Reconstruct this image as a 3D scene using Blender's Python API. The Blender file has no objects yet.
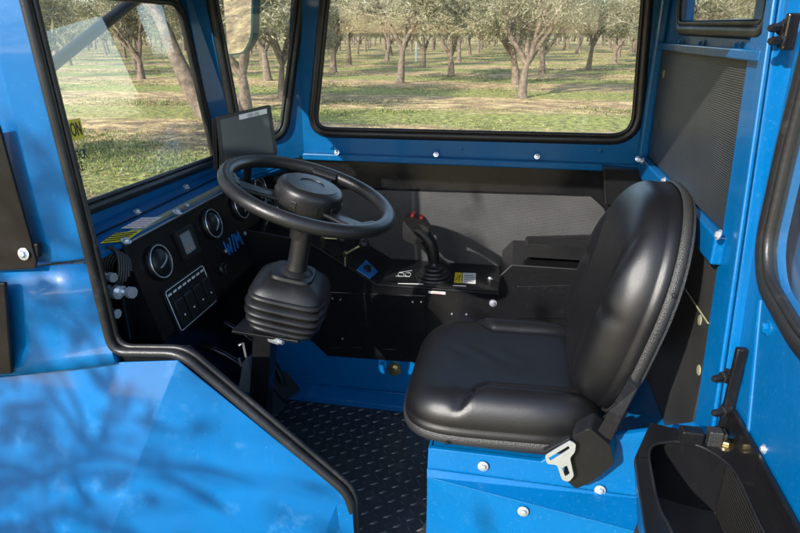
import bpy, bmesh, math, random
from mathutils import Vector, Matrix
from mathutils.geometry import tessellate_polygon
V = Vector
S = bpy.context.scene
col = S.collection
R = math.radians
random.seed(7)
# ------------------------------------------------------------------ camera
CAM = V((0, 0, 1.17)); FPX = 605.0; PIT = R(21.15); YAW = R(10.74)
cr = V((math.cos(YAW), math.sin(YAW), 0))
cf = V((-math.sin(YAW)*math.cos(PIT), math.cos(YAW)*math.cos(PIT), -math.sin(PIT)))
cu = V((-math.sin(YAW)*math.sin(PIT), math.cos(YAW)*math.sin(PIT), math.cos(PIT)))
def P(x, y, X=None, Y=None, Z=None, pl=None):
    """survey point: where the sight line through photo pixel (x,y) meets a real plane of the cab"""
    d = cr*(x-400)+cu*(266.5-y)+cf*FPX
    if X is not None: t = (X-CAM.x)/d.x
    elif Y is not None: t = (Y-CAM.y)/d.y
    elif Z is not None: t = (Z-CAM.z)/d.z
    else: t = (pl[0]-CAM).dot(pl[1])/d.dot(pl[1])
    return CAM+d*t
cam = bpy.data.cameras.new('camera'); co = bpy.data.objects.new('camera', cam); col.objects.link(co)
co.location = CAM; co.rotation_euler = (math.pi/2-PIT, 0, YAW)
cam.lens = FPX/800*36; cam.sensor_width = 36; cam.clip_end = 3000; cam.clip_start = .02
S.camera = co
GZ = -0.58
# ------------------------------------------------------------------ light
TOSUN = V((-.44, -.77, .49)).normalized()
sl = bpy.data.lights.new('sun', 'SUN'); sl.energy = 2.7; sl.angle = R(.53); sl.color = (1, .95, .88)
so = bpy.data.objects.new('sun', sl); col.objects.link(so); so.rotation_euler = TOSUN.to_track_quat('Z', 'Y').to_euler()
W = bpy.data.worlds.new('World'); S.world = W; W.use_nodes = True
nt = W.node_tree; bg = nt.nodes['Background']; sk = nt.nodes.new('ShaderNodeTexSky'); sk.sky_type = 'NISHITA'
sk.sun_disc = False; sk.sun_elevation = math.asin(TOSUN.z); sk.sun_rotation = math.atan2(TOSUN.x, TOSUN.y)
sk.dust_density = .6
nt.links.new(sk.outputs[0], bg.inputs[0]); bg.inputs[1].default_value = .15
S.view_settings.view_transform = 'Standard'; S.view_settings.look = 'None'
S.view_settings.exposure = 1.6; S.view_settings.gamma = 1

# ------------------------------------------------------------------ materials
def mat(name, base, rough=.5, metal=0, coat=0, coat_r=.08, bump=None, spec=.5, var=None, dust=None, rvar=0, fleck=None):
    """bump=(kind,scale,strength)  var=(scale,amount)  dust=(scale,amount,colour)"""
    m = bpy.data.materials.new(name); m.use_nodes = True
    n = m.node_tree.nodes; l = m.node_tree.links; b = n['Principled BSDF']
    b.inputs['Base Color'].default_value = (*base, 1); b.inputs['Roughness'].default_value = rough
    b.inputs['Metallic'].default_value = metal; b.inputs['Coat Weight'].default_value = coat
    b.inputs['Coat Roughness'].default_value = coat_r; b.inputs['Specular IOR Level'].default_value = spec
    tc = n.new('ShaderNodeTexCoord'); cs = None
    def noise(sc, det=6, ro=.6):
        t = n.new('ShaderNodeTexNoise'); t.inputs['Scale'].default_value = sc; t.inputs['Detail'].default_value = det
        t.inputs['Roughness'].default_value = ro; l.new(tc.outputs['Object'], t.inputs['Vector']); return t
    def mix(a, c2, f):
        x = n.new('ShaderNodeMix'); x.data_type = 'RGBA'
        if isinstance(a, tuple): x.inputs[6].default_value = (*a, 1)
        else: l.new(a, x.inputs[6])
        if isinstance(c2, tuple): x.inputs[7].default_value = (*c2, 1)
        else: l.new(c2, x.inputs[7])
        l.new(f, x.inputs[0]); return x.outputs[2]
    def ramp(src, lo, hi, amt=1):
        r = n.new('ShaderNodeMapRange'); r.inputs[1].default_value = lo; r.inputs[2].default_value = hi
        r.inputs[4].default_value = amt; l.new(src, r.inputs[0]); return r.outputs[0]
    cur = tuple(base)
    if var:
        t = noise(var[0]); k = var[1]
        cur = mix(tuple(c*(1-k) for c in base), tuple(min(1, c*(1+k)) for c in base), ramp(t.outputs[0], .35, .65))
    if dust:
        t = noise(dust[0], 9, .72); f = ramp(t.outputs[0], .56, .74, dust[1])
        cur = mix(cur, dust[2], f)
    if fleck:
        vt = n.new('ShaderNodeTexVoronoi'); vt.inputs['Scale'].default_value = fleck[0]; l.new(tc.outputs['Object'], vt.inputs['Vector'])
        cur = mix(cur, fleck[2], ramp(vt.outputs['Distance'], fleck[1], fleck[1]*.6, .8))
    if not isinstance(cur, tuple): l.new(cur, b.inputs['Base Color'])
    if rvar:
        t = noise(9, 8, .7); l.new(ramp(t.outputs[0], .3, .7), (mm := n.new('ShaderNodeMath')).inputs[0])
        mm.operation = 'MULTIPLY_ADD'; mm.inputs[1].default_value = rvar; mm.inputs[2].default_value = max(.02, rough-rvar/2)
        l.new(mm.outputs[0], b.inputs['Roughness'])
    if bump:
        k, sc, st = bump; bn = n.new('ShaderNodeBump'); bn.inputs['Strength'].default_value = st; bn.inputs['Distance'].default_value = .002
        if k == 'noise': h = noise(sc, 4).outputs[0]
        elif k == 'leather':
            t = n.new('ShaderNodeTexVoronoi'); t.inputs['Scale'].default_value = sc; l.new(tc.outputs['Object'], t.inputs['Vector']); h = t.outputs[0]
        else:
            t = n.new('ShaderNodeTexWave'); t.bands_direction = k; t.inputs['Scale'].default_value = sc; l.new(tc.outputs['Object'], t.inputs['Vector']); h = t.outputs[0]
        l.new(h, bn.inputs['Height']); l.new(bn.outputs[0], b.inputs['Normal'])
        m['h'] = 1
    return m
BLUE = (.0, .098, .275)
M = {}
M['blue'] = mat('blue_paint', BLUE, .34, 0, .25, .06, ('noise', 90, .09), spec=.2, var=(3, .08), dust=(120, .22, (.10, .30, .50)), rvar=.2, fleck=(60, .026, (.4, .5, .6)))
M['blue_dust_reflection'] = mat('weathered_blue_painted_reflection', BLUE, .32, 0, .20, .05, ('noise', 80, .1), spec=.15, var=(2.5, .16), dust=(13, .18, (.16, .36, .56)), rvar=.3, fleck=(55, .030, (.5, .6, .7)))  # pale noise patches: dust that also paints in sky reflections on the cowl
M['blackpaint'] = mat('gloss_black_paint', (.008, .008, .009), .19, 0, 0, .06, ('noise', 90, .05), spec=.42, dust=(60, .07, (.16, .14, .11)), rvar=.16)
M['plastic'] = mat('black_plastic', (.009, .009, .010), .38, spec=.38, bump=('noise', 420, .25), dust=(30, .07, (.2, .19, .17)), rvar=.1)
M['plastic2'] = mat('worn_black_plastic', (.011, .011, .012), .38, spec=.4, bump=('noise', 300, .2), dust=(45, .12, (.12, .12, .12)), rvar=.15)
M['rubber'] = mat('black_rubber', (.014, .014, .015), .38, spec=.42, bump=('noise', 160, .3), dust=(26, .35, (.11, .105, .1)), rvar=.15)
M['vinyl'] = mat('black_vinyl', (.006, .006, .007), .345, spec=.46, coat=0, coat_r=.2, bump=('leather', 900, .15), dust=(14, .04, (.09, .085, .08)), rvar=.12)
M['shell'] = mat('textured_black_shell', (.02, .02, .02), .5, bump=('leather', 420, .45))
M['chrome'] = mat('bright_zinc', (.70, .74, .80), .26, .75, rvar=.2)
M['brass'] = mat('yellow_zinc', (.55, .46, .24), .32, 1, rvar=.2)
M['red'] = mat('red_plastic', (.55, .015, .012), .35)
M['white'] = mat('white_print', (.75, .75, .72), .5)
M['yellow'] = mat('yellow_label', (.85, .66, .02), .45)
M['ink'] = mat('black_ink', (.012, .012, .012), .5)
M['pink'] = mat('pink_print', (.62, .30, .30), .5)
M['tread'] = mat('mat_tread_highlight', (.075, .075, .074), .26, bump=('noise', 300, .3), dust=(20, .5, (.16, .15, .13)))  # lighter than the mat, so the bars carry a painted highlight
M['edge'] = mat('grey_metal_edge_highlight', (.22, .22, .22), .3, .5)  # pale grey metal; paints the highlight along the dashboard's top edge
M['redink'] = mat('red_ink', (.5, .03, .03), .5)
M['logo'] = mat('bright_blue_enamel', (.01, .15, .45), .25, coat=.6)
M['screen'] = mat('screen_glass', (.022, .025, .03), .22, coat=0, spec=.4, coat_r=.05, dust=(5, .10, (.2, .22, .24)), rvar=.1)
M['lcd'] = mat('grey_display', (.26, .29, .31), .2, coat=1, dust=(9, .2, (.10, .13, .17)))
M['mat'] = mat('rubber_floor_mat', (.032, .032, .035), .34, bump=('noise', 200, .3), dust=(14, .55, (.15, .14, .12)), rvar=.2)
M['carpet'] = mat('grey_felt', (.2, .2, .19), .95, bump=('noise', 300, .8))
M['mirrorbody'] = mat('dark_mirror_shell', (.01, .07, .08), .3)
M['mirror'] = mat('mirror_glass', (.85, .87, .85), .02, 1)
M['gravel'] = mat('speckled_laminate', (.28, .27, .17), .35, dust=(200, .7, (.06, .055, .03)))
M['stake'] = mat('white_tree_guard', (.8, .78, .74), .6)
# perforated grey trim
def pattern_mat(name, dark, light, scale, rough, kind):
    m = mat(name, light, rough); n = m.node_tree.nodes; l = m.node_tree.links; b = n['Principled BSDF']
    tc = n.new('ShaderNodeTexCoord'); mp = n.new('ShaderNodeMapping'); l.new(tc.outputs['Object'], mp.inputs[0])
    if kind == 'dots':
        mp.inputs['Rotation'].default_value = (0, R(45), 0); mp.inputs['Scale'].default_value = (scale, 0, scale)
        sx = n.new('ShaderNodeSeparateXYZ'); l.new(mp.outputs[0], sx.inputs[0])
        s1 = n.new('ShaderNodeMath'); s1.operation = 'SINE'; l.new(sx.outputs[0], s1.inputs[0])
        s2 = n.new('ShaderNodeMath'); s2.operation = 'SINE'; l.new(sx.outputs[2], s2.inputs[0])
        mu = n.new('ShaderNodeMath'); mu.operation = 'MULTIPLY'; l.new(s1.outputs[0], mu.inputs[0]); l.new(s2.outputs[0], mu.inputs[1])
        h = mu.outputs[0]
    else:
        mp.inputs['Scale'].default_value = (scale*.7, scale*.7, scale)
        sx = n.new('ShaderNodeSeparateXYZ'); l.new(mp.outputs[0], sx.inputs[0])
        s1 = n.new('ShaderNodeMath'); s1.operation = 'SINE'; l.new(sx.outputs[2], s1.inputs[0])
        s2 = n.new('ShaderNodeMath'); s2.operation = 'SINE'; l.new(sx.outputs[1], s2.inputs[0])
        mu = n.new('ShaderNodeMath'); mu.operation = 'MULTIPLY_ADD'; l.new(s2.outputs[0], mu.inputs[0]); mu.inputs[1].default_value = .45; l.new(s1.outputs[0], mu.inputs[2])
        h = mu.outputs[0]
    r = n.new('ShaderNodeMapRange'); r.inputs[1].default_value = -.3; r.inputs[2].default_value = .6; l.new(h, r.inputs[0])
    x = n.new('ShaderNodeMix'); x.data_type = 'RGBA'; x.inputs[6].default_value = (*dark, 1); x.inputs[7].default_value = (*light, 1)
    l.new(r.outputs[0], x.inputs[0])
    t = n.new('ShaderNodeTexNoise'); t.inputs['Scale'].default_value = 7; t.inputs['Detail'].default_value = 8; l.new(tc.outputs['Object'], t.inputs['Vector'])
    r2 = n.new('ShaderNodeMapRange'); r2.inputs[1].default_value = .35; r2.inputs[2].default_value = .7; r2.inputs[3].default_value = .75; r2.inputs[4].default_value = 1.25; l.new(t.outputs[0], r2.inputs[0])
    y = n.new('ShaderNodeVectorMath'); y.operation = 'SCALE'; l.new(x.outputs[2], y.inputs[0]); l.new(r2.outputs[0], y.inputs['Scale'])
    l.new(y.outputs[0], b.inputs['Base Color'])
    bn = n.new('ShaderNodeBump'); bn.inputs['Strength'].default_value = .5; bn.inputs['Distance'].default_value = .002
    l.new(r.outputs[0], bn.inputs['Height']); l.new(bn.outputs[0], b.inputs['Normal'])
    return m
M['perf'] = pattern_mat('grey_perforated_trim', (.028, .028, .029), (.056, .056, .058), 1250, .6, 'dots')
M['grille'] = pattern_mat('black_ribbed_mesh', (.008, .008, .008), (.065, .065, .063), 1500, .4, 'ribs')
M['perfbin'] = pattern_mat('perforated_black_liner', (.004, .004, .004), (.030, .029, .026), 950, .5, 'ribs')
# glass
def glass(name, tint=(.97, .985, .97), dirt=.014, ior=1.45):
    g = bpy.data.materials.new(name); g.use_nodes = True; n = g.node_tree.nodes; l = g.node_tree.links
    for x in list(n):
        if x.type == 'BSDF_PRINCIPLED': n.remove(x)
    out = [x for x in n if x.type == 'OUTPUT_MATERIAL'][0]
    tr = n.new('ShaderNodeBsdfTransparent'); tr.inputs[0].default_value = (*tint, 1)
    gl = n.new('ShaderNodeBsdfGlossy'); gl.inputs['Roughness'].default_value = .01
    fr = n.new('ShaderNodeFresnel'); fr.inputs[0].default_value = ior
    ge = n.new('ShaderNodeNewGeometry'); iv = n.new('ShaderNodeMath'); iv.operation = 'SUBTRACT'; iv.inputs[0].default_value = 1; l.new(ge.outputs['Backfacing'], iv.inputs[1])
    fm_ = n.new('ShaderNodeMath'); fm_.operation = 'MULTIPLY'; l.new(fr.outputs[0], fm_.inputs[0]); l.new(iv.outputs[0], fm_.inputs[1])
    m1 = n.new('ShaderNodeMixShader'); l.new(fm_.outputs[0], m1.inputs[0]); l.new(tr.outputs[0], m1.inputs[1]); l.new(gl.outputs[0], m1.inputs[2])
    df = n.new('ShaderNodeBsdfDiffuse'); df.inputs[0].default_value = (.75, .75, .72, 1)
    tc = n.new('ShaderNodeTexCoord'); t = n.new('ShaderNodeTexNoise'); t.inputs['Scale'].default_value = 5; t.inputs['Detail'].default_value = 8
    t.inputs['Distortion'].default_value = 1.2
    l.new(tc.outputs['Object'], t.inputs['Vector']); r = n.new('ShaderNodeMapRange'); r.inputs[1].default_value = .38; r.inputs[2].default_value = .8
    r.inputs[3].default_value = dirt*.35; r.inputs[4].default_value = dirt*2.2; l.new(t.outputs[0], r.inputs[0])
    m2 = n.new('ShaderNodeMixShader'); l.new(r.outputs[0], m2.inputs[0]); l.new(m1.outputs[0], m2.inputs[1]); l.new(df.outputs[0], m2.inputs[2])
    l.new(m2.outputs[0], out.inputs[0]); return g
M['glass'] = glass('dusty_window_glass'); M['glass_thick'] = glass('dusty_windscreen_glass', dirt=.022, ior=1.75); M['lens'] = glass('gauge_glass', (.8, .85, .85), .03)

# ------------------------------------------------------------------ mesh helpers
class MB:
    def __init__(s): s.v = []; s.f = []; s.m = []
    def add(s, vs, fs, mi=0):
        k = len(s.v); s.v += [V(p) for p in vs]; s.f += [tuple(i+k for i in f) for f in fs]; s.m += [mi]*len(fs); return s
    def box(s, c, size, rot=None, mi=0):
        a, b, d = [x/2 for x in size]; q = [V((x, y, z)) for x in (-a, a) for y in (-b, b) for z in (-d, d)]
        if rot is not None: q = [rot @ p for p in q]
        return s.add([V(c)+p for p in q], [(0, 1, 3, 2), (4, 6, 7, 5), (0, 4, 5, 1), (2, 3, 7, 6), (0, 2, 6, 4), (1, 5, 7, 3)], mi)
    def prism(s, pts, vec, holes=(), mi=0):
        loops = [[V(p) for p in pts]]+[[V(p) for p in h] for h in holes]; flat = [p for L in loops for p in L]; n = len(flat); vec = V(vec)
        tris = tessellate_polygon(loops)
        fs = [tuple(t) for t in tris]+[tuple(i+n for i in reversed(t)) for t in tris]; k = 0
        for L in loops:
            for i in range(len(L)):
                j = (i+1) % len(L); fs.append((k+i, k+j, k+j+n, k+i+n))
            k += len(L)
        return s.add(flat+[p+vec for p in flat], fs, mi)
    def tube(s, path, rad, n=10, closed=False, mi=0, cap=True, sq=None):
        path = [V(p) for p in path]; N = len(path); vs = []; fs = []; up = None
        for i, p in enumerate(path):
            if closed: t = path[(i+1) % N]-path[i-1]
            else: t = path[min(i+1, N-1)]-path[max(i-1, 0)]
            t.normalize()
            if up is None:
                up = t.orthogonal().normalized() if sq is None else (V(sq)-t*t.dot(V(sq))).normalized()
            else:
                base = V(sq) if sq is not None else up
                up = (base-t*t.dot(base)); up.normalize()
            w = t.cross(up); r = rad(i/(N-1)) if callable(rad) else rad
            ra, rb = r if isinstance(r, tuple) else (r, r)
            for k in range(n):
                a = 2*math.pi*k/n+(math.pi/4 if n == 4 else 0); vs.append(p+up*ra*math.cos(a)+w*rb*math.sin(a))
        for i in range(N if closed else N-1):
            for k in range(n):
                j = (i+1) % N; fs.append((i*n+k, i*n+(k+1) % n, j*n+(k+1) % n, j*n+k))
        if not closed and cap: fs += [tuple(range(n)), tuple(range((N-1)*n, N*n))]
        return s.add(vs, fs, mi)
    def lathe(s, prof, o, ax, n=32, mi=0, sq=0, xdir=None):
        """prof = [(radius,height)] ; sq>0 makes a rounded square plan"""
        o = V(o); ax = V(ax).normalized(); x = (V(xdir)-ax*ax.dot(V(xdir))).normalized() if xdir else ax.orthogonal().normalized(); y = ax.cross(x); vs = []; fs = []
        for r, h in prof:
            for k in range(n):
                a = 2*math.pi*k/n; c, d = math.cos(a), math.sin(a); q = 1
                if sq: q = (abs(c)**sq+abs(d)**sq)**(-1/sq)
                vs.append(o+ax*h+(x*c+y*d)*r*q)
        for i in range(len(prof)-1):
            for k in range(n): fs.append((i*n+k, i*n+(k+1) % n, (i+1)*n+(k+1) % n, (i+1)*n+k))
        fs += [tuple(range(n)), tuple(range((len(prof)-1)*n, len(prof)*n))]
        return s.add(vs, fs, mi)
    def build(s, name, m, parent=None, smooth=None, bevel=0, seg=2):
        me = bpy.data.meshes.new(name); off = V(parent.get('_o', (0, 0, 0))) if parent else V((0, 0, 0))
        me.from_pydata([p-off for p in s.v], [], s.f)
        ms = m if isinstance(m, (list, tuple)) else [m]
        for x in ms: me.materials.append(M[x] if isinstance(x, str) else x)
        me.polygons.foreach_set('material_index', s.m)
        bm = bmesh.new(); bm.from_mesh(me); bmesh.ops.recalc_face_normals(bm, faces=bm.faces)
        if smooth is not None:
            for f in bm.faces: f.smooth = True
            for e in bm.edges:
                if len(e.link_faces) == 2 and e.calc_face_angle(0) > R(smooth): e.smooth = False
        bm.to_mesh(me); bm.free()
        o = bpy.data.objects.new(name, me); col.objects.link(o)
        if parent: o.parent = parent; o['_o'] = tuple(off)
        if bevel:
            b = o.modifiers.new('bevel', 'BEVEL'); b.width = bevel; b.segments = seg; b.limit_method = 'ANGLE'; b.angle_limit = R(35)
            b.harden_normals = False
            if smooth is None:
                for p in me.polygons: p.use_smooth = False
        return o
def tag(o, label=None, cat=None, group=None, kind=None):
    for k, v in (('label', label), ('category', cat), ('group', group), ('kind', kind)):
        if v: o[k] = v
    return o
def thing(name, loc, label, cat, group=None):
    o = bpy.data.objects.new(name, None); col.objects.link(o); o.location = loc; o['_o'] = tuple(loc); o.empty_display_size = .05
    return tag(o, label, cat, group)
def roundpoly(pts, r, seg=7):
    out = []; n = len(pts); rr = r if isinstance(r, (list, tuple)) else [r]*n
    for i in range(n):
        a, b, c = V(pts[i-1]), V(pts[i]), V(pts[(i+1) % n]); u = (a-b); w = (c-b); k = min(rr[i], u.length*.48, w.length*.48)
        p0 = b+u.normalized()*k; p1 = b+w.normalized()*k
        for s in range(seg+1):
            t = s/seg; out.append(p0*(1-t)**2+b*2*t*(1-t)+p1*t*t)
    return out
def roundpath(pts, r, seg=6):
    pts = [V(p) for p in pts]; out = [pts[0]]
    for i in range(1, len(pts)-1):
        a, b, c = pts[i-1], pts[i], pts[i+1]; u = a-b; w = c-b; k = min(r, u.length*.48, w.length*.48)
        p0 = b+u.normalized()*k; p1 = b+w.normalized()*k
        for s in range(seg+1): t = s/seg; out.append(p0*(1-t)**2+b*2*t*(1-t)+p1*t*t)
    return out+[pts[-1]]
def shrink(pts, d, n):
    """inset a 3d loop by d inside its plane (normal n)"""
    pts = [V(p) for p in pts]; c = sum(pts, V())/len(pts); out = []; N = len(pts); n = V(n).normalized()
    for i in range(N):
        t = (pts[(i+1) % N]-pts[i-1]).normalized(); w = n.cross(t)
        if w.dot(c-pts[i]) < 0: w = -w
        out.append(pts[i]+w*d)
    return out
def bez(a, b, c, n=12):
    a, b, c = V(a), V(b), V(c); return [a*(1-t)**2+b*2*t*(1-t)+c*t*t for t in [i/n for i in range(n+1)]]
_bm = {}
def bolt(parent, p, n, r=.006, m='chrome', name='bolt', wash=True):
    p = V(p); n = V(n).normalized(); b = MB()
    if wash: b.lathe([(r*1.55, 0), (r*1.55, r*.25), (r*1.3, r*.3)], p, n, 14)
    b.lathe([(r, r*.25), (r, r*.75), (r*.8, r*1.0), (r*.35, r*1.12)], p, n, 6 if m != 'dome' else 14)
    return b.build(name, m, parent, smooth=35)
def text(body, size, o, right, up, m, parent, name, depth=.0006, align='CENTER', sx=1):
    c = bpy.data.curves.new(name, 'FONT'); c.body = body; c.size = size; c.extrude = depth; c.align_x = align; c.align_y = 'CENTER'; c.resolution_u = 2
    t = bpy.data.objects.new('t', c); col.objects.link(t)
    dg = bpy.context.evaluated_depsgraph_get(); me = bpy.data.meshes.new_from_object(t.evaluated_get(dg)); bpy.data.objects.remove(t)
    x = V(right).normalized(); z = x.cross(V(up)).normalized(); y = z.cross(x); off = V(parent.get('_o', (0, 0, 0)))
    for v in me.vertices: q = v.co; v.co = V(o)-off+x*q.x*sx+y*q.y+z*q.z
    me.materials.clear(); me.materials.append(M[m]); me.name = name
    ob = bpy.data.objects.new(name, me); col.objects.link(ob); ob.parent = parent; ob['_o'] = tuple(off); return ob
def merge(objs, name, parent):
    """join several text meshes that form one printed label"""
    bm = bmesh.new()
    for o in objs: bm.from_mesh(o.data)
    me = objs[0].data.copy(); bm.to_mesh(me); bm.free()
    for o in objs: bpy.data.objects.remove(o)
    o = bpy.data.objects.new(name, me); col.objects.link(o); o.parent = parent; return o

# =================================================================== CAB
YF, YN, XR, BELT = 1.95, 1.0, .395, .795
cab = thing('tractor_cab', (-.2, 1.4, 0), 'blue steel tractor cab with rubber sealed windows, open side and black lined walls', 'tractor cab')
def window(outline, n, name='window', rs=.011, t=.006, parent=cab, mt='glass', label=None):
    """rubber seal lying over a cut-out + the pane inside it"""
    n = V(n).normalized(); b = MB(); b.tube(outline, (rs*1.0, rs*1.15), 12, closed=True, sq=n)
    inn = shrink(outline, rs*1.25, n); b.tube([p+n*rs*.35 for p in inn], (rs*.55, rs*.5), 8, closed=True, sq=n)
    w = b.build(name, 'rubber', parent, smooth=60)
    g = MB(); g.prism(shrink(outline, rs*.8, n), -n*t); g.build('glass', mt, w)
    if label: w['label'] = label
    return w
# --- far side wall with the big window
def F(x, y): return P(x, y, Y=YF)
big = roundpoly([F(326, -22), F(311, 133), F(637, 141), F(650, -22)], [.04, .07, .085, .04])
low = F(303, 158).z
b = MB(); b.prism([(-.70, YF, BELT-.01), (XR+.02, YF, BELT-.01), (XR+.02, YF, 1.36), (-.70, YF, 1.36)], (0, .008, 0), [shrink(big, .004, (0, 1, 0))])
b.build('wall_panel', 'blue', cab)
window(big, (0, -1, 0), rs=.0125)
# belt flange
b = MB(); b.box((-.1525, YF-.014, BELT-.012), (1.09, .026, .022)); b.build('belt_rail', 'blue', cab, bevel=.004)
for x, y in ((337, 152.5), (436, 154.5), (537, 156.5), (638, 159)):
    bolt(cab, P(x, y, Y=YF-.03), (0, -1, .3), .0054)
for x, y in ((331, 147), (461, 149), (600, 151)): bolt(cab, P(x, y, Y=YF-.004), (0, -1, 0), .0045, 'blue')
# outer wall below the belt and its black liner
b = MB(); b.box((-.28, YF+.02, .38), (1.36, .03, .79)); b.build('lower_wall_panel', 'blue', cab)
b = MB(); b.box((-.25, YF-.006, .60), (1.285, .008, .36)); b.build('wall_liner', 'blackpaint', cab)
g0 = [F(330, 187), F(590, 194.5), F(603, 206), F(640, 300), F(330, 300)]
b = MB(); b.prism([p+V((0, -.0165, 0)) for p in g0], (0, .006, 0)); b.build('perforated_trim_panel', 'perf', cab, bevel=.002)
b = MB(); b.tube([p+V((0, -.0165, 0)) for p in g0[:3]], .0022, 6); b.build('trim_beading', 'blackpaint', cab)
# black angled box in the rear far corner
b = MB(); b.prism([P(601, 164, Y=1.93), P(640, 167, Y=1.93), P(640, 203, Y=1.93), P(603, 200, Y=1.93)], (.0, -.055, 0)); b.build('corner_box', 'blackpaint', cab, bevel=.002)
# --- windscreen
WN = V((1, 0, .1)).normalized(); WP = V((-.928, 1.5, .77))
def Wd(x, y): return P(x, y, pl=(WP, WN))
def wxz(z): return -.928-.1*(z-.77)
ws = roundpoly([V((wxz(1.262), 1.745, 1.262)), P(216, 161, pl=(WP, WN)), P(82, 211, pl=(WP, WN))+V((0, -.07, 0)), V((wxz(1.262), 1.06, 1.262))], [.07, .03, .05, .07])
b = MB(); zt = 1.36
b.prism([V((wxz(.745), 1.0, .745)), V((wxz(.745), 1.785, .745)), V((wxz(zt), 1.785, zt)), V((wxz(zt), 1.0, zt))], -WN*.006, [shrink(ws, .004, WN)])
b.build('windscreen_frame', 'blue', cab)
wsw = window(ws, WN, name='windscreen', rs=.0125, mt='glass_thick')
# caution sticker on the windscreen
zc = WN; sr = V((0, 1, 0)); su = (V((0, 0, 1))-WN*.1).normalized()
c0 = P(74, 131, pl=(WP+WN*.004, WN))
stk = MB(); stk.prism([c0+sr*.028+su*.024, c0-sr*.105+su*.024, c0-sr*.105-su*.02, c0+sr*.028-su*.02], WN*.0008); st = stk.build('caution_sticker', 'yellow', cab)
text('CAUTION', .043, c0+WN*.0016+sr*.0235+su*.0015, sr, su, 'ink', st, 'sticker_lettering', align='RIGHT', sx=.50)
c1 = P(77.5, 156, pl=(WP+WN*.004, WN))
t1 = text('STICK', .030, c1+WN*.0012+sr*.03, sr, su, 'ink', st, 'a', align='RIGHT', sx=.60)
t2 = text('CARE', .030, P(76, 168.5, pl=(WP+WN*.004, WN))+WN*.0012+sr*.024, sr, su, 'ink', st, 'b', align='RIGHT', sx=.60)
# --- chamfered corner panel with the small window
A = V((wxz(.77), 1.785, 0)); B = V((-.70, YF, 0)); CN = V((B.y-A.y, -(B.x-A.x), 0)).normalized(); CPL = (V((B.x, B.y, 1)), CN)
def Cn(x, y): return P(x, y, pl=CPL)
cw = roundpoly([Cn(304, -20), Cn(284, 137), Cn(238, 143), Cn(207, -20)], [.05, .05, .03, .05])
b = MB(); b.prism([V((wxz(.775), 1.785, .775)), V((-.70, YF, .775)), V((-.70, YF, 1.36)), V((wxz(1.36), 1.785, 1.36))], -CN*.006, [shrink(cw, .004, CN)])
b.build('corner_panel', 'blue', cab)
window(cw, CN, rs=.0125)
# sill between the windscreen and the dashboard
b = MB()
q = [V((wxz(.76)+.002, 1.06, .765)), V((wxz(.76)+.002, 1.785, .765)), V((-.72, 1.935, .77)), V((-.77, 1.935, .735)), V((-.855, 1.80, .728)), V((-.855, 1.06, .728))]
b.add(q+[p-V((0, 0, .012)) for p in q], [(0, 1, 4, 5), (1, 2, 3, 4), (6, 7, 10, 11), (7, 8, 9, 10)]+[(i, (i+1) % 6, (i+1) % 6+6, i+6) for i in range(6)])
b.build('window_sill', 'blue', cab, bevel=.002)
b = MB(); b.tube([(-.895, 1.07, .7525), (-.895, 1.83, .7525)], (.0035, .002), 6); b.build('sill_seam', 'blackpaint', cab)
SP = (V((-.89, 1.4, .7465)), V((-.484, 0, 1)).normalized()); SPn = V((.45, 0, .9)).normalized(); SPL = (V((-.855, 1.4, .7305)), SPn)
def sill(x, y, k=.0): return P(x, y, pl=(SPL[0]+SPn*k, SPn))
for x, y in ((137, 212), (186, 187)): bolt(cab, sill(x, y), SPn, .007, 'chrome')
for x, y in ((124, 208), (175, 184)): bolt(cab, sill(x, y), SPn, .004, 'blue')
# warning decals on the sill
d = MB(); d.prism([sill(100, 243.5, .003), sill(115, 233.5, .003), sill(142, 230, .003), sill(127, 241, .003)], SPn*.0008); de = d.build('warning_decal', 'yellow', cab)
d = MB()
for k in range(4):
    a0 = sill(104+k*3.3, 241.5-k*2.4, .0045); a1 = sill(126+k*3.6, 239.0-k*2.3, .0045); d.tube([a0, a1], .0012, 4)
d.build('decal_lines', 'ink', de)
d = MB(); d.prism([sill(121, 228.5, .003), sill(141, 218, .003), sill(163, 217, .003), sill(145, 228, .003)], SPn*.0008); de = d.build('warning_decal', 'white', cab)
d = MB()
for k in range(4):
    a0 = sill(126+k*4, 226.5-k*2.3, .0045); a1 = sill(144+k*4, 226.0-k*2.3, .0045); d.tube([a0, a1], .0012, 4)
d.build('decal_lines', 'pink', de)
# --- rear wall
def Rr(x, y, k=0): return P(x, y, X=XR-k)
rw = roundpoly([V((XR, 1.70, 1.305)), V((XR, 1.22, 1.305)), Rr(762, 31)+V((0, 0, 0)), Rr(678, 28)], .03)
rw = roundpoly([V((XR, Rr(678, 20).y, 1.30)), V((XR, 1.155, 1.30)), V((XR, 1.155, Rr(756, 32).z)), V((XR, Rr(680, 28).y, Rr(690, 29.5).z))], .035)
b = MB(); b.prism([V((XR, 1.10, 0)), V((XR, YF+.035, 0)), V((XR, YF+.035, 1.36)), V((XR, 1.10, 1.36))], (.03, 0, 0), [shrink(rw, .003, (1, 0, 0))]); b.build('rear_wall_panel', 'blue', cab)
window(rw, (-1, 0, 0), rs=.012)
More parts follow.
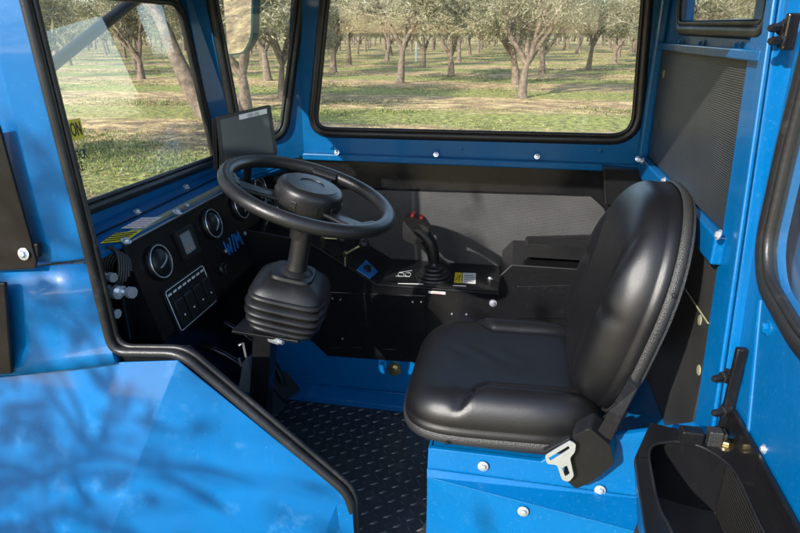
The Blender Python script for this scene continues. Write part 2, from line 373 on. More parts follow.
# upper lip rail, upper grille, belt rail, lower grille
zz = Rr(700, 48).z
b = MB(); b.prism([V((XR, 1.12, zz+.006)), V((XR, 1.93, zz+.006)), V((XR, 1.93, zz-.012)), V((XR, 1.12, zz-.012))], (-.02, 0, 0)); b.build('rail', 'blue', cab, bevel=.003)
for x in (681, 701, 737): bolt(cab, P(x, 43+(x-681)*.06, X=XR-.004), (-1, 0, 0), .006, 'blue')
gu = [Rr(661, 50, .004), Rr(648, 165, .004), Rr(722, 243, .004)+V((0, -.04, -.0)), V((XR-.004, 1.13, zz-.012))]
gu[2] = V((XR-.004, 1.13, BELT+.03)); gu[1] = V((XR-.004, gu[1].y, BELT+.03))
b = MB(); b.prism(gu, (.003, 0, 0)); b.build('mesh_panel', 'grille', cab)
b = MB(); b.prism([V((XR-.006, 1.13, BELT+.03)), V((XR-.006, 1.93, BELT+.03)), V((XR-.006, 1.93, BELT-.025)), V((XR-.006, 1.13, BELT-.025))], (-.022, 0, 0)); b.build('belt_rail', 'blue', cab, bevel=.004)
for x, y in ((643, 161), (664, 181), (689, 203), (719, 235)): bolt(cab, P(x, y, X=XR-.030), (-1, 0, .3), .0065)
gl = [V((XR-.004, 1.125, BELT-.04)), V((XR-.004, 1.8, BELT-.04)), V((XR-.004, 1.8, .5)), Rr(640, 385, .004), Rr(655, 423, .004), V((XR-.004, 1.125, Rr(655, 423).z-.02))]
b = MB(); b.prism(gl, (.003, 0, 0)); b.build('mesh_panel', 'grille', cab)
for x, y in ((664, 74), (700, 320), (699, 370)):
    p = P(x, y, X=XR-.005); b = MB(); b.lathe([(.011, 0), (.010, .0015)], p, (-1, 0, 0), 16); o = b.build('push_clip', 'gravel', cab)
b = MB(); b.tube([P(683, 286, X=XR-.009), P(708, 323, X=XR-.009)], .0018, 6); b.build('wire', 'gravel', cab)
# corner post far-rear
b = MB(); b.box((XR-.014, YF-.014, 1.075), (.03, .03, .56)); b.build('corner_post', 'blue', cab, bevel=.008, seg=3)
# --- roof
b = MB(); b.prism([V((-1.02, .97, 1.36)), V((XR+.04, .97, 1.36)), V((XR+.04, YF+.04, 1.36)), V((-.72, YF+.04, 1.36)), V((-1.02, 1.80, 1.36))], (0, 0, .05)); b.build('roof', 'blue', cab, bevel=.012)
b = MB(); b.box((-.28, 1.45, 1.352), (1.2, .85, .012)); b.build('roof_lining', 'perf', cab)
# --- B pillar
def pillar_pts(ya, yb):
    return
pb = []
for yy in (-40, 470):
    xl = 756-.1455*yy; xr = 780-.145*yy
    pb.append((P(xl, yy, X=XR-.008), P(xr, yy, X=XR-.008)))
b = MB(); v = [pb[0][0], pb[0][1], pb[1][1], pb[1][0]]; b.prism(v, (.05, 0, 0)); b.build('door_pillar', 'blue', cab, bevel=.006, seg=3)
b = MB(); vv = [p+V((-.0105, 0, 0)) for p in (v[1]+V((0, .03, 0)), v[1], v[2], v[2]+V((0, .03, 0)))]; b.prism(vv, (.008, 0, 0)); b.build('door_stop', 'blue', cab, bevel=.003)
# --- header above the open doorway
b = MB(); b.box((-.3, 1.03, 1.335), (1.42, .06, .055)); b.build('door_header', 'blue', cab, bevel=.008)
# --- near side: A pillar, cowl and the diagonal door opening
def N_(x, y, Y=YN): return P(x, y, Y=Y)
# pillar front face (between crease and seal) and rounded outer face
top = -38
ed = [(20+.262*0+0, 0)]
def se(y): return 20+.2457*y+.00002*y*y   # seal outer edge in the photo
pf = [N_(se(top), top), N_(se(130), 130), N_(se(262), 262), N_(se(262)-62, 268, YN-.002), N_(se(130)-55, 130, YN-.002), N_(se(top)-50, top, YN-.002)]
b = MB(); b.add([N_(se(y)+1, y) for y in (top, 60, 160, 262)]+[N_(se(y)-34, y, YN-.008) for y in (top, 60, 160, 262)]+[N_(se(y)-62, y, YN+.012) for y in (top, 60, 160, 262)]+[N_(se(y)-120, y, YN+.075) for y in (top, 60, 160, 262)]+[N_(se(y)+1, y)+V((0, .02, 0)) for y in (top, 60, 160, 262)],
 [(c*4+r, c*4+r+1, (c+1)*4+r+1, (c+1)*4+r) for c in range(3) for r in range(3)]+[(16+r, 17+r, 1+r, r) for r in range(3)])
o = b.build('windscreen_pillar', 'blue', cab, smooth=12)
m_ = o.modifiers.new('s', 'SOLIDIFY'); m_.thickness = .004; m_.offset = 0
bv = o.modifiers.new('b', 'BEVEL'); bv.width = .006; bv.segments = 3; bv.angle_limit = R(15)
# lower pillar (under the seam) flaring into the cowl
rows = [263.5, 300, 335, 352, 364]
b = MB(); cols = []
for dx, dy, Ys in ((1, 0, 1.0), (-34, 4, .99), (-66, 8, .985), (-140, 14, .98)):
    cols.append([N_(se(y)+dx+(0 if y < 350 else (2 if dx > 0 else 0)), y+dy*(1 if y > 264 else .4), Ys-max(0, (y-335))*.0006) for y in rows])
nr = len(rows); b.add([p for c in cols for p in c]+[p+V((0, .02, 0)) for p in cols[0]], [(c*nr+r, c*nr+r+1, (c+1)*nr+r+1, (c+1)*nr+r) for c in range(3) for r in range(nr-1)]+[(4*nr+r, 4*nr+r+1, r+1, r) for r in range(nr-1)])
o = b.build('lower_pillar', 'blue', cab, smooth=20)
m_ = o.modifiers.new('s', 'SOLIDIFY'); m_.thickness = .004; m_.offset = 0
# cowl / fender faces: real folded sheet that slopes outwards and down towards the ground
def plane3(p, q, w): return (V(p), (V(q)-V(p)).cross(V(w)-V(p)).normalized())
ca, cb, cc, cC = N_(118, 362, .992), N_(178, 360, .995), N_(352, 501, .995), P(128, 490, Y=.905)
L1p = plane3(ca, cb, cC); R1p = plane3(cb, cc, cC)
def Lf(x, y): return P(x, y, pl=L1p)
def Rf(x, y): return P(x, y, pl=R1p)
cdir = (cC-cb).normalized(); crz = cb+cdir*(cC-cb).length*2.4
ci = N_(-160, 398, 1.0); ci = Lf(-10, 378); cj = Lf(-190, 402)
ck = crz+(cj-ca)*1.1; ce = Rf(355, 545); cg = ce+V((0, -.03, -.5))
b = MB(); b.add([ca, cb, crz, ck, cj, ci, cc, ce, cg], [(0, 1, 2, 3, 4, 5), (1, 6, 7, 8, 2)])
o = b.build('cowl_panel', 'blue_dust_reflection', cab)
m_ = o.modifiers.new('s', 'SOLIDIFY'); m_.thickness = .004; m_.offset = 0
bv = o.modifiers.new('b', 'BEVEL'); bv.width = .012; bv.segments = 4; bv.angle_limit = R(8)
b = MB(); b.add([Rf(338, 500), Rf(341, 530), Rf(322, 545), Rf(331, 520)+V((0, -.012, 0))], [(0, 1, 3), (1, 2, 3), (0, 3, 2)]); b.build('corner_gusset', 'blue_dust_reflection', cab)
cv = {'f': Rf(138, 461)+V((0, -.0035, .001)), 'o': Rf(252, 458)+V((0, -.0035, .001)), 'i': ci, 'l': Lf(60, 370), 'a': ca}
# welded seams on the cowl
def wobble(a, c, n=30, s=.0015):
    return [V(a).lerp(V(c), i/n)+V((random.uniform(-s, s), 0, random.uniform(-s, s)))*.5 for i in range(n+1)]
b = MB(); b.tube(wobble(cv['i'], cv['l'])+wobble(cv['l'], cv['a']), .003, 6); b.build('weld_seam', 'blue', cab, smooth=60)
b = MB(); b.tube([N_(se(262)+2, 259, .996), N_(se(262)-34, 264, .988), N_(se(262)-62, 267, 1.006)], .0022, 6); b.build('weld_seam', 'blackpaint', cab)
# pressed boss with studs on the cowl
b = MB(); pa, pc = P(45, 405, Y=.93), P(96, 440, Y=.915)
b.tube([Lf(48, 404), Lf(70, 421), Lf(93, 440)], (.003, .002), 8); b.build('pressed_rib', 'blue_dust_reflection', cab, smooth=60)
# near wall below the diagonal (inner jamb) and sill
jam = [N_(107, 352, 1.003), N_(183, 352, 1.003), N_(352, 497, 1.003), N_(358, 640, 1.003), N_(60, 640, 1.003), N_(60, 352, 1.003)]
b = MB(); b.prism(jam, (0, .03, 0)); b.build('door_jamb', 'blackpaint', cab)
# rubber door seal
path = roundpath([N_(se(-38)+7, -38), N_(se(60)+7, 60), N_(se(160)+7, 160), N_(se(260)+7, 260), N_(114, 351), N_(182, 352), N_(351, 494), N_(356, 640)], .035, 7)
b = MB(); b.tube([p+V((0, -.004, 0)) for p in path], (.0105, .0095), 14, sq=(0, -1, 0)); b.build('door_seal', 'rubber', cab, smooth=60)
path2 = [p+V((.009, .006, .009)) if i > len(path)*.35 else p+V((.0085, .008, 0)) for i, p in enumerate(path)]
b = MB(); b.tube(path2, (.0065, .0055), 10, sq=(0, -1, 0)); b.build('seal_lip', 'rubber', cab, smooth=60)
# black latch plate with bolt on the outer pillar
lp = [N_(-40, 125, .966), N_(-2, 125, .966), N_(36, 261, .966), N_(35, 269, .966), N_(-40, 273, .966)]
b = MB(); b.prism(lp, (0, .006, 0)); o = b.build('latch_plate', 'blackpaint', cab, bevel=.0025)
bolt(cab, N_(24, 254, .964), (0, -1, .15), .008)
b = MB(); b.prism([N_(32, 244, .97), N_(37, 244, .97), N_(38, 258, .97), N_(33, 259, .97)], (0, .012, 0)); b.build('latch_tab', 'plastic', cab, bevel=.002)
b = MB(); b.prism([N_(-60, 283, .955), N_(4, 283, .955), N_(11, 374, .955), N_(-60, 376, .955)], (0, .01, 0)); b.build('hinge_cover', 'blackpaint', cab, bevel=.003)
# --- floor, tunnel side
b = MB(); b.box((-.3, 1.45, -.02), (1.42, .98, .035)); b.build('floor_panel', 'blue', cab)
b = MB(); b.box((-.22, 1.715, .14), (1.22, .02, .27)); b.build('tunnel_side', 'blue', cab)
z0 = 0; lp = [V((-.72, 1.703, .045)), V((-.72, 1.66, .022)), V((-.72, 1.655, 0)), V((-.72, 1.703, 0))]
b = MB(); b.prism(lp, (.62, 0, 0)); b.build('floor_ledge', 'blue', cab, bevel=.003)
b = MB(); b.tube(wobble((-.60, 1.6975, .047), (-.1, 1.6975, .047), 90, .004), .0028, 6); b.build('weld_seam', 'blue', cab, smooth=60)
# bulkhead under the dashboard
b = MB(); b.box((-.90, 1.42, .35), (.02, .82, .72)); b.build('bulkhead', 'blackpaint', cab)
b = MB(); b.prism([V((-.885, 1.1, .03)), V((-.885, 1.69, .03)), V((-.74, 1.69, .0)), V((-.74, 1.1, .0))], (0, 0, .01)); b.build('toe_board', 'blue', cab)
b = MB(); b.prism([P(238, 392, Y=1.3), P(243, 362, Y=1.3), P(248, 358, Y=1.3), P(252, 392, Y=1.3)], (0, .02, 0)); b.build('felt_pad', 'carpet', cab)
b = MB(); b.tube([P(239, 345, Y=1.25), P(243, 343, Y=1.25), P(247, 360, Y=1.25), P(241, 366, Y=1.25), P(239, 358, Y=1.25)], .0035, 8); b.build('wire_clip', 'edge', cab, smooth=60)
o = MB().lathe([(.024, 0), (.024, .012), (.014, .013), (.014, .022), (.008, .023)], P(395, 368, Y=1.705), (0, -1, 0), 6).build('hex_fitting', 'brass', cab, smooth=20)
# --- seat box
bx = MB(); A1 = P(427, 469, Y=1.075); zb = A1.z
l1a, l1b = V((A1.x, 1.075, zb)), V((.392, 1.075, zb-.004)); l2a = P(427, 477, Z=zb-.012); l2b = P(622, 528, Z=zb-.02); l2c = l2b+(l2b-l2a).normalized()*.12
b = MB(); b.prism([V((l1a.x, 1.078, zb-.012)), V((.392, 1.078, zb-.016)), V((.392, 1.10, zb+.17)), V((.16, 1.10, zb+.10)), V((.10, 1.09, zb+.045)), V((l1a.x, 1.09, zb+.045))], (0, .012, 0)); b.build('seat_box_side', 'blue', cab, bevel=.002)
b = MB(); b.prism([l1a, l1b, V((l2c.x, l2c.y, l2c.z)), V((l2a.x, l2a.y, l2a.z))], (0, 0, -.004)); b.build('seat_box_step', 'blue', cab)
b = MB(); b.prism([l2a+V((0, .004, -.002)), l2c+V((0, .004, -.002)), V((l2c.x, l2c.y+.004, -.05)), V((l2a.x, l2a.y+.03, -.05))], (0, .004, 0)); b.build('seat_box_side', 'blue', cab)
b = MB(); b.prism([V((l1a.x, 1.08, 0)), V((l1a.x, 1.69, 0)), V((l1a.x, 1.69, zb+.03)), V((l1a.x, 1.09, zb+.045))], (.006, 0, 0)); b.build('seat_box_front', 'blue', cab)
b = MB(); b.prism([V((l1a.x, 1.09, zb+.042)), V((l1a.x, 1.69, zb+.028)), V((.39, 1.69, zb+.028)), V((.39, 1.09, zb+.042))], (0, 0, -.006)); b.build('seat_box_top', 'blue', cab)
b = MB(); b.tube([l1a, l1b], .0010, 6); b.tube([l2a, l2c], .0012, 6); b.build('folded_edge', 'blue', cab)
bolt(cab, P(483, 466, Y=1.08), (0, -1, .1), .0075); bolt(cab, P(523, 511, Y=l2a.lerp(l2c, .45).y+.001), (0, -1, .1), .0075)
bolt(cab, P(600, 490, Y=1.076), (0, -1, .1), .0075); bolt(cab, P(598, 503, Y=1.073), (0, -1, .1), .0075)
# welds, specks
# =================================================================== DASHBOARD
DA = V((-.85, 0, .722)); DN = V((1, 0, .28)).normalized(); DPL = (DA, DN); du = (V((0, 0, 1))-DN*DN.z).normalized(); dr = V((0, 1, 0))
dash = thing('dashboard', (-.85, 1.5, .5), 'black metal dashboard with round vents, switches and gauges below the windscreen', 'dashboard')
def D(x, y, k=0): return P(x, y, pl=(DA+DN*k, DN))
y0 = D(126, 252).y; hgt = .245
prof = [V((-.853, y0, .722)), V((-.853, y0, .722))-du*hgt, V((-.853, y0, .722))-du*hgt+V((-.02, 0, -.01)), V((-.885, y0, .5)), V((-.885, y0, .735))]
b = MB(); b.prism([V((-.852, y0, .7225)), V((-.852, y0, .7225))-du*hgt, V((-.884, y0, .48)), V((-.884, y0, .722))], (0, 1.93-y0, 0)); b.build('dash_box', 'blackpaint', dash, bevel=.003)
b = MB(); e0 = V((-.858, y0+.01, .7365)); b.prism([e0, e0+V((0, .62, 0)), e0+V((-.011, .62, .004)), e0+V((-.011, 0, .004))], (0, 0, -.008)); b.build('speckled_strip', 'gravel', dash)
b = MB(); b.tube([V((-.846, y0, .726)), V((-.846, 1.92, .726))], .0032, 8); b.build('edge_trim', 'edge', dash, smooth=60)
for x, y in ((126, 242), (177, 213), (187, 206)): bolt(dash, P(x, y-.5, pl=(V((-.862, 0, .742)), V((.4, 0, .9)).normalized())), (.4, 0, .9), .0075 if x != 187 else .004)
def vent(x, y, r=.036, ang=.6):
    o = D(x, y); w = MB(); w.lathe([(r*1.12, 0), (r*1.12, .006), (r*1.02, .011), (r*.9, .008), (r*.86, .002)], o, DN, 36); ring = w.build('vent', 'plastic', dash, smooth=50)
    c = MB(); c.tube([o+DN*.010+(du*math.cos(t)+dr*math.sin(t))*r*1.0 for t in [2*math.pi*k/36 for k in range(36)]], .0018, 6, closed=True); c.build('chrome_ring', 'chrome', ring, smooth=60)
    h = MB(); h.lathe([(r*.84*math.cos(t), .004+r*.42*math.sin(t)) for t in [R(4+k*10.5) for k in range(9)]], o, DN, 30); h.build('ball', 'plastic', ring, smooth=60)
    f = MB(); a = du*math.cos(ang)+dr*math.sin(ang)
    f.tube([o+DN*(.006+r*.46*math.cos(t*1.35))+a*r*.80*math.sin(t) for t in [R(-85+k*17) for k in range(11)]], (.0016, .0028), 6); f.build('vane', 'chrome', ring, smooth=60)
    return ring
vent(158, 262, .040, 1.0); vent(211, 224, .040, .5); vent(239, 206, .040, .3); vent(274, 182, .033, .4)
# square display
def dquad(x0, yy0, x1, yy1): return None
oc = D(186, 242.5)
def rrect(o, r, u, w, h, rad, n=5): return roundpoly([o-r*w/2-u*h/2, o+r*w/2-u*h/2, o+r*w/2+u*h/2, o-r*w/2+u*h/2], rad, n)
b = MB(); b.prism(rrect(oc, dr, du, .083, .078, .006), DN*.009, [rrect(oc, dr, du, .058, .055, .003)]); o = b.build('display', 'plastic', dash, bevel=.0015)
b = MB(); b.prism(rrect(oc+DN*.002, dr, du, .060, .057, .003), DN*.001); b.build('screen', 'lcd', o)
b = MB()
for k in range(4): b.box(oc+DN*.0036+dr*(-.02+.013*k)-du*.018, (.0005, .007, .006))
b.build('screen_icons', 'pink', o)
# logo
lo = D(233.5, 243, .001)
lg = MB()
def stroke(pts, w):
    for a, c in zip(pts, pts[1:]):
        A_ = lo+dr*a[0]*.86+du*a[1]*.9; C_ = lo+dr*c[0]*.86+du*c[1]*.9; t = (C_-A_).normalized(); s_ = DN.cross(t)*w; lg.prism([A_-s_*.85, A_+s_*.85, C_+s_*.85, C_-s_*.85], DN*.002)
stroke([(-.062, .024), (-.051, -.024), (-.040, .008), (-.029, -.024), (-.018, .024)], .0036)
stroke([(-.008, -.028), (.008, .028)], .0024)
stroke([(.018, -.024), (.022, .024), (.036, -.004), (.050, .024), (.056, -.024)], .0036)
b = lg.build('logo_badge', 'logo', dash)
bolt(dash, D(226, 251), DN, .0042); bolt(dash, D(245, 233.5), DN, .0042)
# gauges
def gauge(x, y, r, out=.012, face='lcd', ring='chrome'):
    o = D(x, y); w = MB(); w.lathe([(r*1.1, 0), (r*1.1, out), (r, out+.004), (r*.9, out), (r*.88, out-.004)], o, DN, 36); g = w.build('gauge', 'plastic', dash, smooth=50)
    c = MB(); c.tube([o+DN*(out+.003)+(du*math.cos(t)+dr*math.sin(t))*r*1.02 for t in [2*math.pi*k/36 for k in range(36)]], .0016, 6, closed=True); c.build('bezel', ring, g, smooth=60)
    f = MB(); 
    for k in range(19):
        t = R(-135+15*k); a = du*math.cos(t)+dr*math.sin(t); s_ = DN.cross(a)*.0006; p0 = o+DN*(out-.002)+a*r*.66; p1 = o+DN*(out-.002)+a*r*.8; f.prism([p0-s_, p0+s_, p1+s_, p1-s_], DN*.0004)
    t = R(-60); a = du*math.cos(t)+dr*math.sin(t); f.tube([o+DN*(out-.002), o+DN*(out-.001)+a*r*.6], .0009, 5); f.build('dial_marks', 'white', g)
    return g
gauge(257, 188, .036, ring='chrome'); gauge(268, 210, .045, ring='chrome'); gauge(259, 237, .025, .024)
gauge(279, 226, .020, .012)
# socket and switch panel
o_ = D(222, 269); b = MB(); b.lathe([(.017, 0), (.017, .006), (.013, .010), (.011, .002)], o_, DN, 24); s1 = b.build('power_socket', 'plastic', dash, smooth=50)
b = MB(); b.box(o_+DN*.013-du*.004, (.006, .018, .03)); b.build('socket_cap', 'plastic2', s1, bevel=.003)
pn = D(191, 297); pw, ph = .200, .118
b = MB(); b.prism(rrect(pn, dr, du, pw, ph, .01), DN*.004); sp = b.build('switch_panel', 'plastic', dash, bevel=.0015)
b = MB(); ol = rrect(pn+DN*.0045, dr, du, pw*.93, ph*.9, .009); b.tube(ol, .0009, 5, closed=True); b.build('panel_outline', 'white', sp)
for k in range(4):
    c = pn+dr*(-.069+.046*k)-du*.012+DN*.007; b = MB(); b.box(c, (.016, .037, .068), Matrix.Rotation(-.27, 3, 'Y')); w = b.build('rocker_switch', 'plastic2', sp, bevel=.002)
    b = MB(); b.lathe([(.0028, 0), (.0028, .0006)], c+DN*.0078-du*.008, DN, 12); b.build('switch_symbol', 'white', w)
b = MB()
for k in range(8): b.box(pn+dr*(-.080+.023*k)+du*.041+DN*.0046, (.0006, .015, .006))
b.build('switch_captions', 'white', sp)
# underside ledge of the dash
b = MB(); b.prism([V((-.80, y0+.01, .475)), V((-.80, 1.9, .475)), V((-.884, 1.9, .40)), V((-.884, y0+.01, .40))], (0, 0, -.01)); b.build('lower_shelf', 'blackpaint', dash)
# hoses and fittings beside the dash
hb = thing('hose_bundle', P(107, 275, Y=1.09), 'coiled black wires and hydraulic fittings between the door seal and the dashboard end', 'hose bundle')
for k in range(6):
    o = P(111+k*2.4, 268+k*1.2, Y=1.10+.006*k); b = MB()
    b.tube([o+V((math.cos(t)*.020, 0.01*math.sin(t*1.5), math.sin(t)*.045)) for t in [R(-80+k*18+j*16) for j in range(16)]], .0042, 8); b.build('hose', 'rubber', hb, smooth=60)
for (x, y, r) in ((104, 276, .010), (123, 291, .012), (109, 291, .014), (108, 312, .010)):
    b = MB(); o = P(x, y, Y=1.08); b.lathe([(r, -.02), (r, 0), (r*.7, .001), (r*.7, .018), (r*1.1, .019), (r*1.1, .03)], o, (1, -.25, .05), 8); b.build('fitting', 'chrome' if r > .0095 else 'plastic', hb, smooth=20)
b = MB(); b.box(P(112, 305, Y=1.15), (.10, .05, .16)); b.build('valve_block', 'blackpaint', hb, bevel=.006)

# =================================================================== MONITOR
mc = [P(215.5, 117, Y=1.49), P(270.5, 104.5, Y=1.57), P(278, 155, Y=1.56), P(221.5, 171, Y=1.475)]
mn = (mc[1]-mc[0]).cross(mc[3]-mc[0]).normalized()
if mn.dot(CAM-mc[0]) < 0: mn = -mn
mo = thing('display_monitor', (mc[2]+mc[3])/2, 'flat black display monitor standing on the dashboard beyond the steering wheel', 'monitor')
th = -mn*.035
b = MB(); b.prism(roundpoly(mc, .008, 4), th); b.build('housing', 'plastic', mo, bevel=.003)
mr = (mc[1]-mc[0]).normalized(); mu = (mc[0]-mc[3]).normalized(); mcen = sum(mc, V())/4
inn = [mcen+(p-mcen)*.86+mn*.0015 for p in mc]
b = MB(); b.prism(inn, mn*.0008); sc = b.build('screen', 'screen', mo)
b = MB(); q0 = mc[1]-mr*.012-mu*.008+mn*.003; b.prism([q0, q0-mr*.075, q0-mr*.075-mu*.013, q0-mu*.013], mn*.0005); lb = b.build('white_label', 'white', mo)
text('|||||| |||||', .010, q0-mr*.037-mu*.0065+mn*.0008, mr, mu, 'ink', lb, 'label_print')
b = MB(); q0 = (mc[2]+mc[3])/2+mu*.010+mn*.002; b.prism([q0-mr*.010, q0+mr*.012, q0+mr*.012+mu*.004, q0-mr*.010+mu*.004], mn*.0005); b.build('maker_mark', 'yellow', mo)
b = MB(); b.box(mc[0].lerp(mc[3], .5)-mn*.016-mr*.006, (.012, .012, .135), Matrix.Rotation(.08, 3, 'Y')); b.build('side_rail', 'plastic2', mo, bevel=.002)
mb_ = (mc[2]+mc[3])/2-mn*.02; b = MB(); b.tube([mb_+V((0, 0, .03)), mb_+V((-.02, .02, -.05)), V((mb_.x-.08, mb_.y+.05, .735))], .012, 10); b.lathe([(.03, 0), (.03, .008)], (mb_.x-.08, mb_.y+.05, .737), (0, 0, 1), 20); b.build('bracket', 'plastic', mo, smooth=40)

# =================================================================== STEERING
WC = V((-.455, 1.288, .826)); tw = R(18); wn = V((math.sin(tw), 0, math.cos(tw))); wx = V((math.cos(tw), 0, -math.sin(tw))); wy = V((0, 1, 0)); RW = .189
tcx = R(13); cn = V((math.sin(tcx), 0, math.cos(tcx)))
stc = thing('steering_column', (-.63, 1.29, 0), 'black steering wheel on a column with a ribbed rubber boot above the floor', 'steering wheel')
b = MB(); b.tube([WC+(wx*math.cos(t)+wy*math.sin(t))*RW for t in [2*math.pi*k/72 for k in range(72)]], (.0155, .0165), 16, closed=True, sq=wn); b.build('wheel_rim', 'plastic2', stc, smooth=80)
for a in (96, -26, 214):
    d_ = wx*math.cos(R(a))+wy*math.sin(R(a)); s_ = wn.cross(d_); b = MB()
    for sgn in (-1, 1): b.tube([WC+d_*.06-wn*.018+s_*sgn*.018, WC+d_*.12-wn*.012+s_*sgn*.018, WC+d_*(RW-.006)-wn*.002+s_*sgn*.022], (.005, .0055), 8, sq=wn)
    c = [WC+d_*.06-wn*.022+s_*.018, WC+d_*(RW-.015)-wn*.004+s_*.02, WC+d_*(RW-.015)-wn*.004-s_*.02, WC+d_*.06-wn*.022-s_*.018]
    b.prism(c, wn*.005)
    e = WC+d_*(RW-.014); b.tube([e-s_*.03, e+s_*.03], (.012, .014), 8, sq=wn)
    b.build('spoke', 'plastic', stc, smooth=50, bevel=0)
hc = WC-wn*.012
b = MB(); b.lathe([(.052, -.045), (.066, -.03), (.075, -.02), (.077, .0), (.077, .022), (.073, .031), (.064, .036), (.0, .037)][:-1], hc, wn, 48); hub = b.build('hub', 'plastic2', stc, smooth=40)
b = MB(); b.lathe([(.060, .036), (.060, .0375), (.028, .0385), (.0275, .0365), (.020, .0365)], hc, wn, 40); b.build('hub_cap', 'plastic', hub, smooth=30)
b = MB()
for k in range(10):
    a = 2*math.pi*k/10+.2; d_ = wx*math.cos(a)+wy*math.sin(a); s_ = wn.cross(d_); rot = Matrix((d_, s_, wn)).transposed(); b.box(hc+d_*.0765+wn*.002, (.004, .014, .016), rot)
b.build('hub_notches', 'plastic', hub, bevel=.001)
b = MB(); b.lathe([(.040, -.02), (.054, -.03), (.05, -.055), (.026, -.075), (.024, -.10)], hc, (wn+cn)/2, 32); b.build('hub_skirt', 'plastic', hub, smooth=45)
s0 = WC-cn*.055
b = MB(); b.lathe([(.0235, 0), (.0235, -.12), (.026, -.135), (.040, -.143), (.043, -.147)], s0, cn, 28); b.build('shaft', 'plastic', stc, smooth=40)
bo = s0-cn*.143
prof = [(.03, .001), (.050, -.001), (.052, -.008), (.066, -.014), (.084, -.028), (.090, -.04)]
h = -.04
for k in range(5):
    w = [.094, .098, .097, .092, .082][k]; prof += [(w-.010, h-.002), (w-.002, h-.006), (w, h-.011), (w-.002, h-.016), (w-.010, h-.020)]; h -= .021
prof += [(.06, h-.004)]
b = MB(); b.lathe(prof, bo-V((.005, 0, 0)), cn, 64, sq=4.5, xdir=(1, 0.15, 0)); b.build('bellows_boot', 'plastic', stc, smooth=50)
bb = bo+cn*h
b = MB(); b.box(bb+V((-.03, 0, -.006)), (.17, .15, .008), Matrix.Rotation(tcx*.3, 3, 'Y')); b.build('base_plate', 'blackpaint', stc, bevel=.002)
p0 = P(266, 330, Y=1.26); p1 = V((P(249, 412, Y=1.26).x, 1.26, 0.012))
b = MB(); b.tube([p0, p1], (.034, .034), 4, sq=(1, 0, 0)); b.build('column_post', 'blackpaint', stc, bevel=.003)
b = MB(); b.lathe([(.008, -.015), (.008, .02)], P(274, 340, Y=1.22), (1, -.5, .1), 6); b.lathe([(.005, .02), (.005, .032)], P(274, 340, Y=1.22), (1, -.5, .1), 10); b.build('clamp_bolt', 'chrome', stc, smooth=20)
# pedals
for k, (x, y, Y) in enumerate(((268, 402, 1.36), (285, 385, 1.50))):
    pd = thing('foot_pedal', P(x, y, Y=Y), ('black foot pedal on the mat just behind the column post', 'black foot pedal hanging beside the blue tunnel side')[k], 'pedal', 'foot pedals under the dashboard')
    o = P(x, y, Y=Y); b = MB(); b.prism(rrect(o, V((.35, .9, 0)).normalized(), V((-.6, 0, .8)), .075, .085, .018), V((-.008, 0, -.006))); b.build('pad', 'rubber', pd, bevel=.003)
    b = MB(); b.tube(bez(o-V((.008, 0, .005)), o+V((-.02, 0, .12)), V((-.82, o.y, .36)), 8), .011, 8); b.build('lever', 'blackpaint', pd, smooth=60)

# =================================================================== CONSOLE
con = thing('control_console', (-.2, 1.8, .1), 'gloss black side console running along the far wall behind the seat', 'control console')
YC = 1.70
def K(x, y): return P(x, y, Y=YC)
# side profile in the plane Y=YC
kz = K(450, 290).z; kL = K(306, 241); kM = K(377, 285); kx = K(499, 292).x; ks = K(512, 265)
prof = [V((-.85, YC, kL.z+.03)), V((kL.x, YC, kL.z)), V((kM.x, YC, kz)), V((kx, YC, kz)), V((kx, YC, K(499, 276).z)), V((ks.x, YC, ks.z)), V((XR-.03, YC, ks.z)), V((XR-.03, YC, K(400, 357).z)), V((K(328, 356).x, YC, K(328, 356).z)), V((K(308, 338).x, YC, K(308, 338).z)), V((-.85, YC, K(308, 338).z-.02))]
b = MB(); b.prism(prof, (0, .235, 0)); b.build('console_box', 'blackpaint', con, bevel=.002)
# textured top mat of the console lower part
b = MB(); b.prism([V((kM.x+.01, YC+.012, kz+.001)), V((kx-.004, YC+.012, kz+.001)), V((kx-.004, 1.925, kz+.001)), V((kM.x+.01, 1.925, kz+.001))], (0, 0, .003)); b.build('textured_top', 'plastic2', con)
b = MB(); b.tube([V((kL.x, YC-.001, kL.z)), V((kM.x, YC-.001, kz)), V((kx, YC-.001, kz))], .0026, 6); b.build('edge_beading', 'plastic2', con)
# access plate with screws
pp = [K(322, 291), K(426, 295), K(425, 349), K(406, 357), K(328, 355), K(308, 336), K(310, 291)]
b = MB(); b.prism([p+V((0, -.003, 0)) for p in pp], (0, -.003, 0)); b.build('access_plate', 'blackpaint', con, bevel=.0015)
for x, y in ((333, 297.5), (341, 298.5), (413, 301), (421.5, 301), (343, 337.5), (452, 313.5), (466.5, 314)): bolt(con, K(x, y)+V((0, -.006 if x < 430 else -.001, 0)), (0, -1, 0), .0035, wash=False)
bolt(con, K(493, 303), (0, -1, 0), .0075, 'chrome'); bolt(con, P(490, 279, Z=kz+.004), (0, 0, 1), .006)
b = MB(); b.box((K(437, 292.5)-V((0, .001, 0))), (.052, .001, .008)); st = b.build('red_label', 'white', con)
text('||||||||||||', .008, K(437, 292.5)+V((0, -.0022, 0)), (1, 0, 0), (0, 0, 1), 'redink', st, 'label_print', sx=1.2)
b = MB()
for a, c in (((330, 347), (343, 346.6)), ((352, 346.5), (362, 346.5)), ((385, 348), (396, 348.5))): b.tube([K(*a)+V((0, -.007, 0)), K(*c)+V((0, -.007, 0))], .001, 5)
b.build('slots', 'plastic2', con)
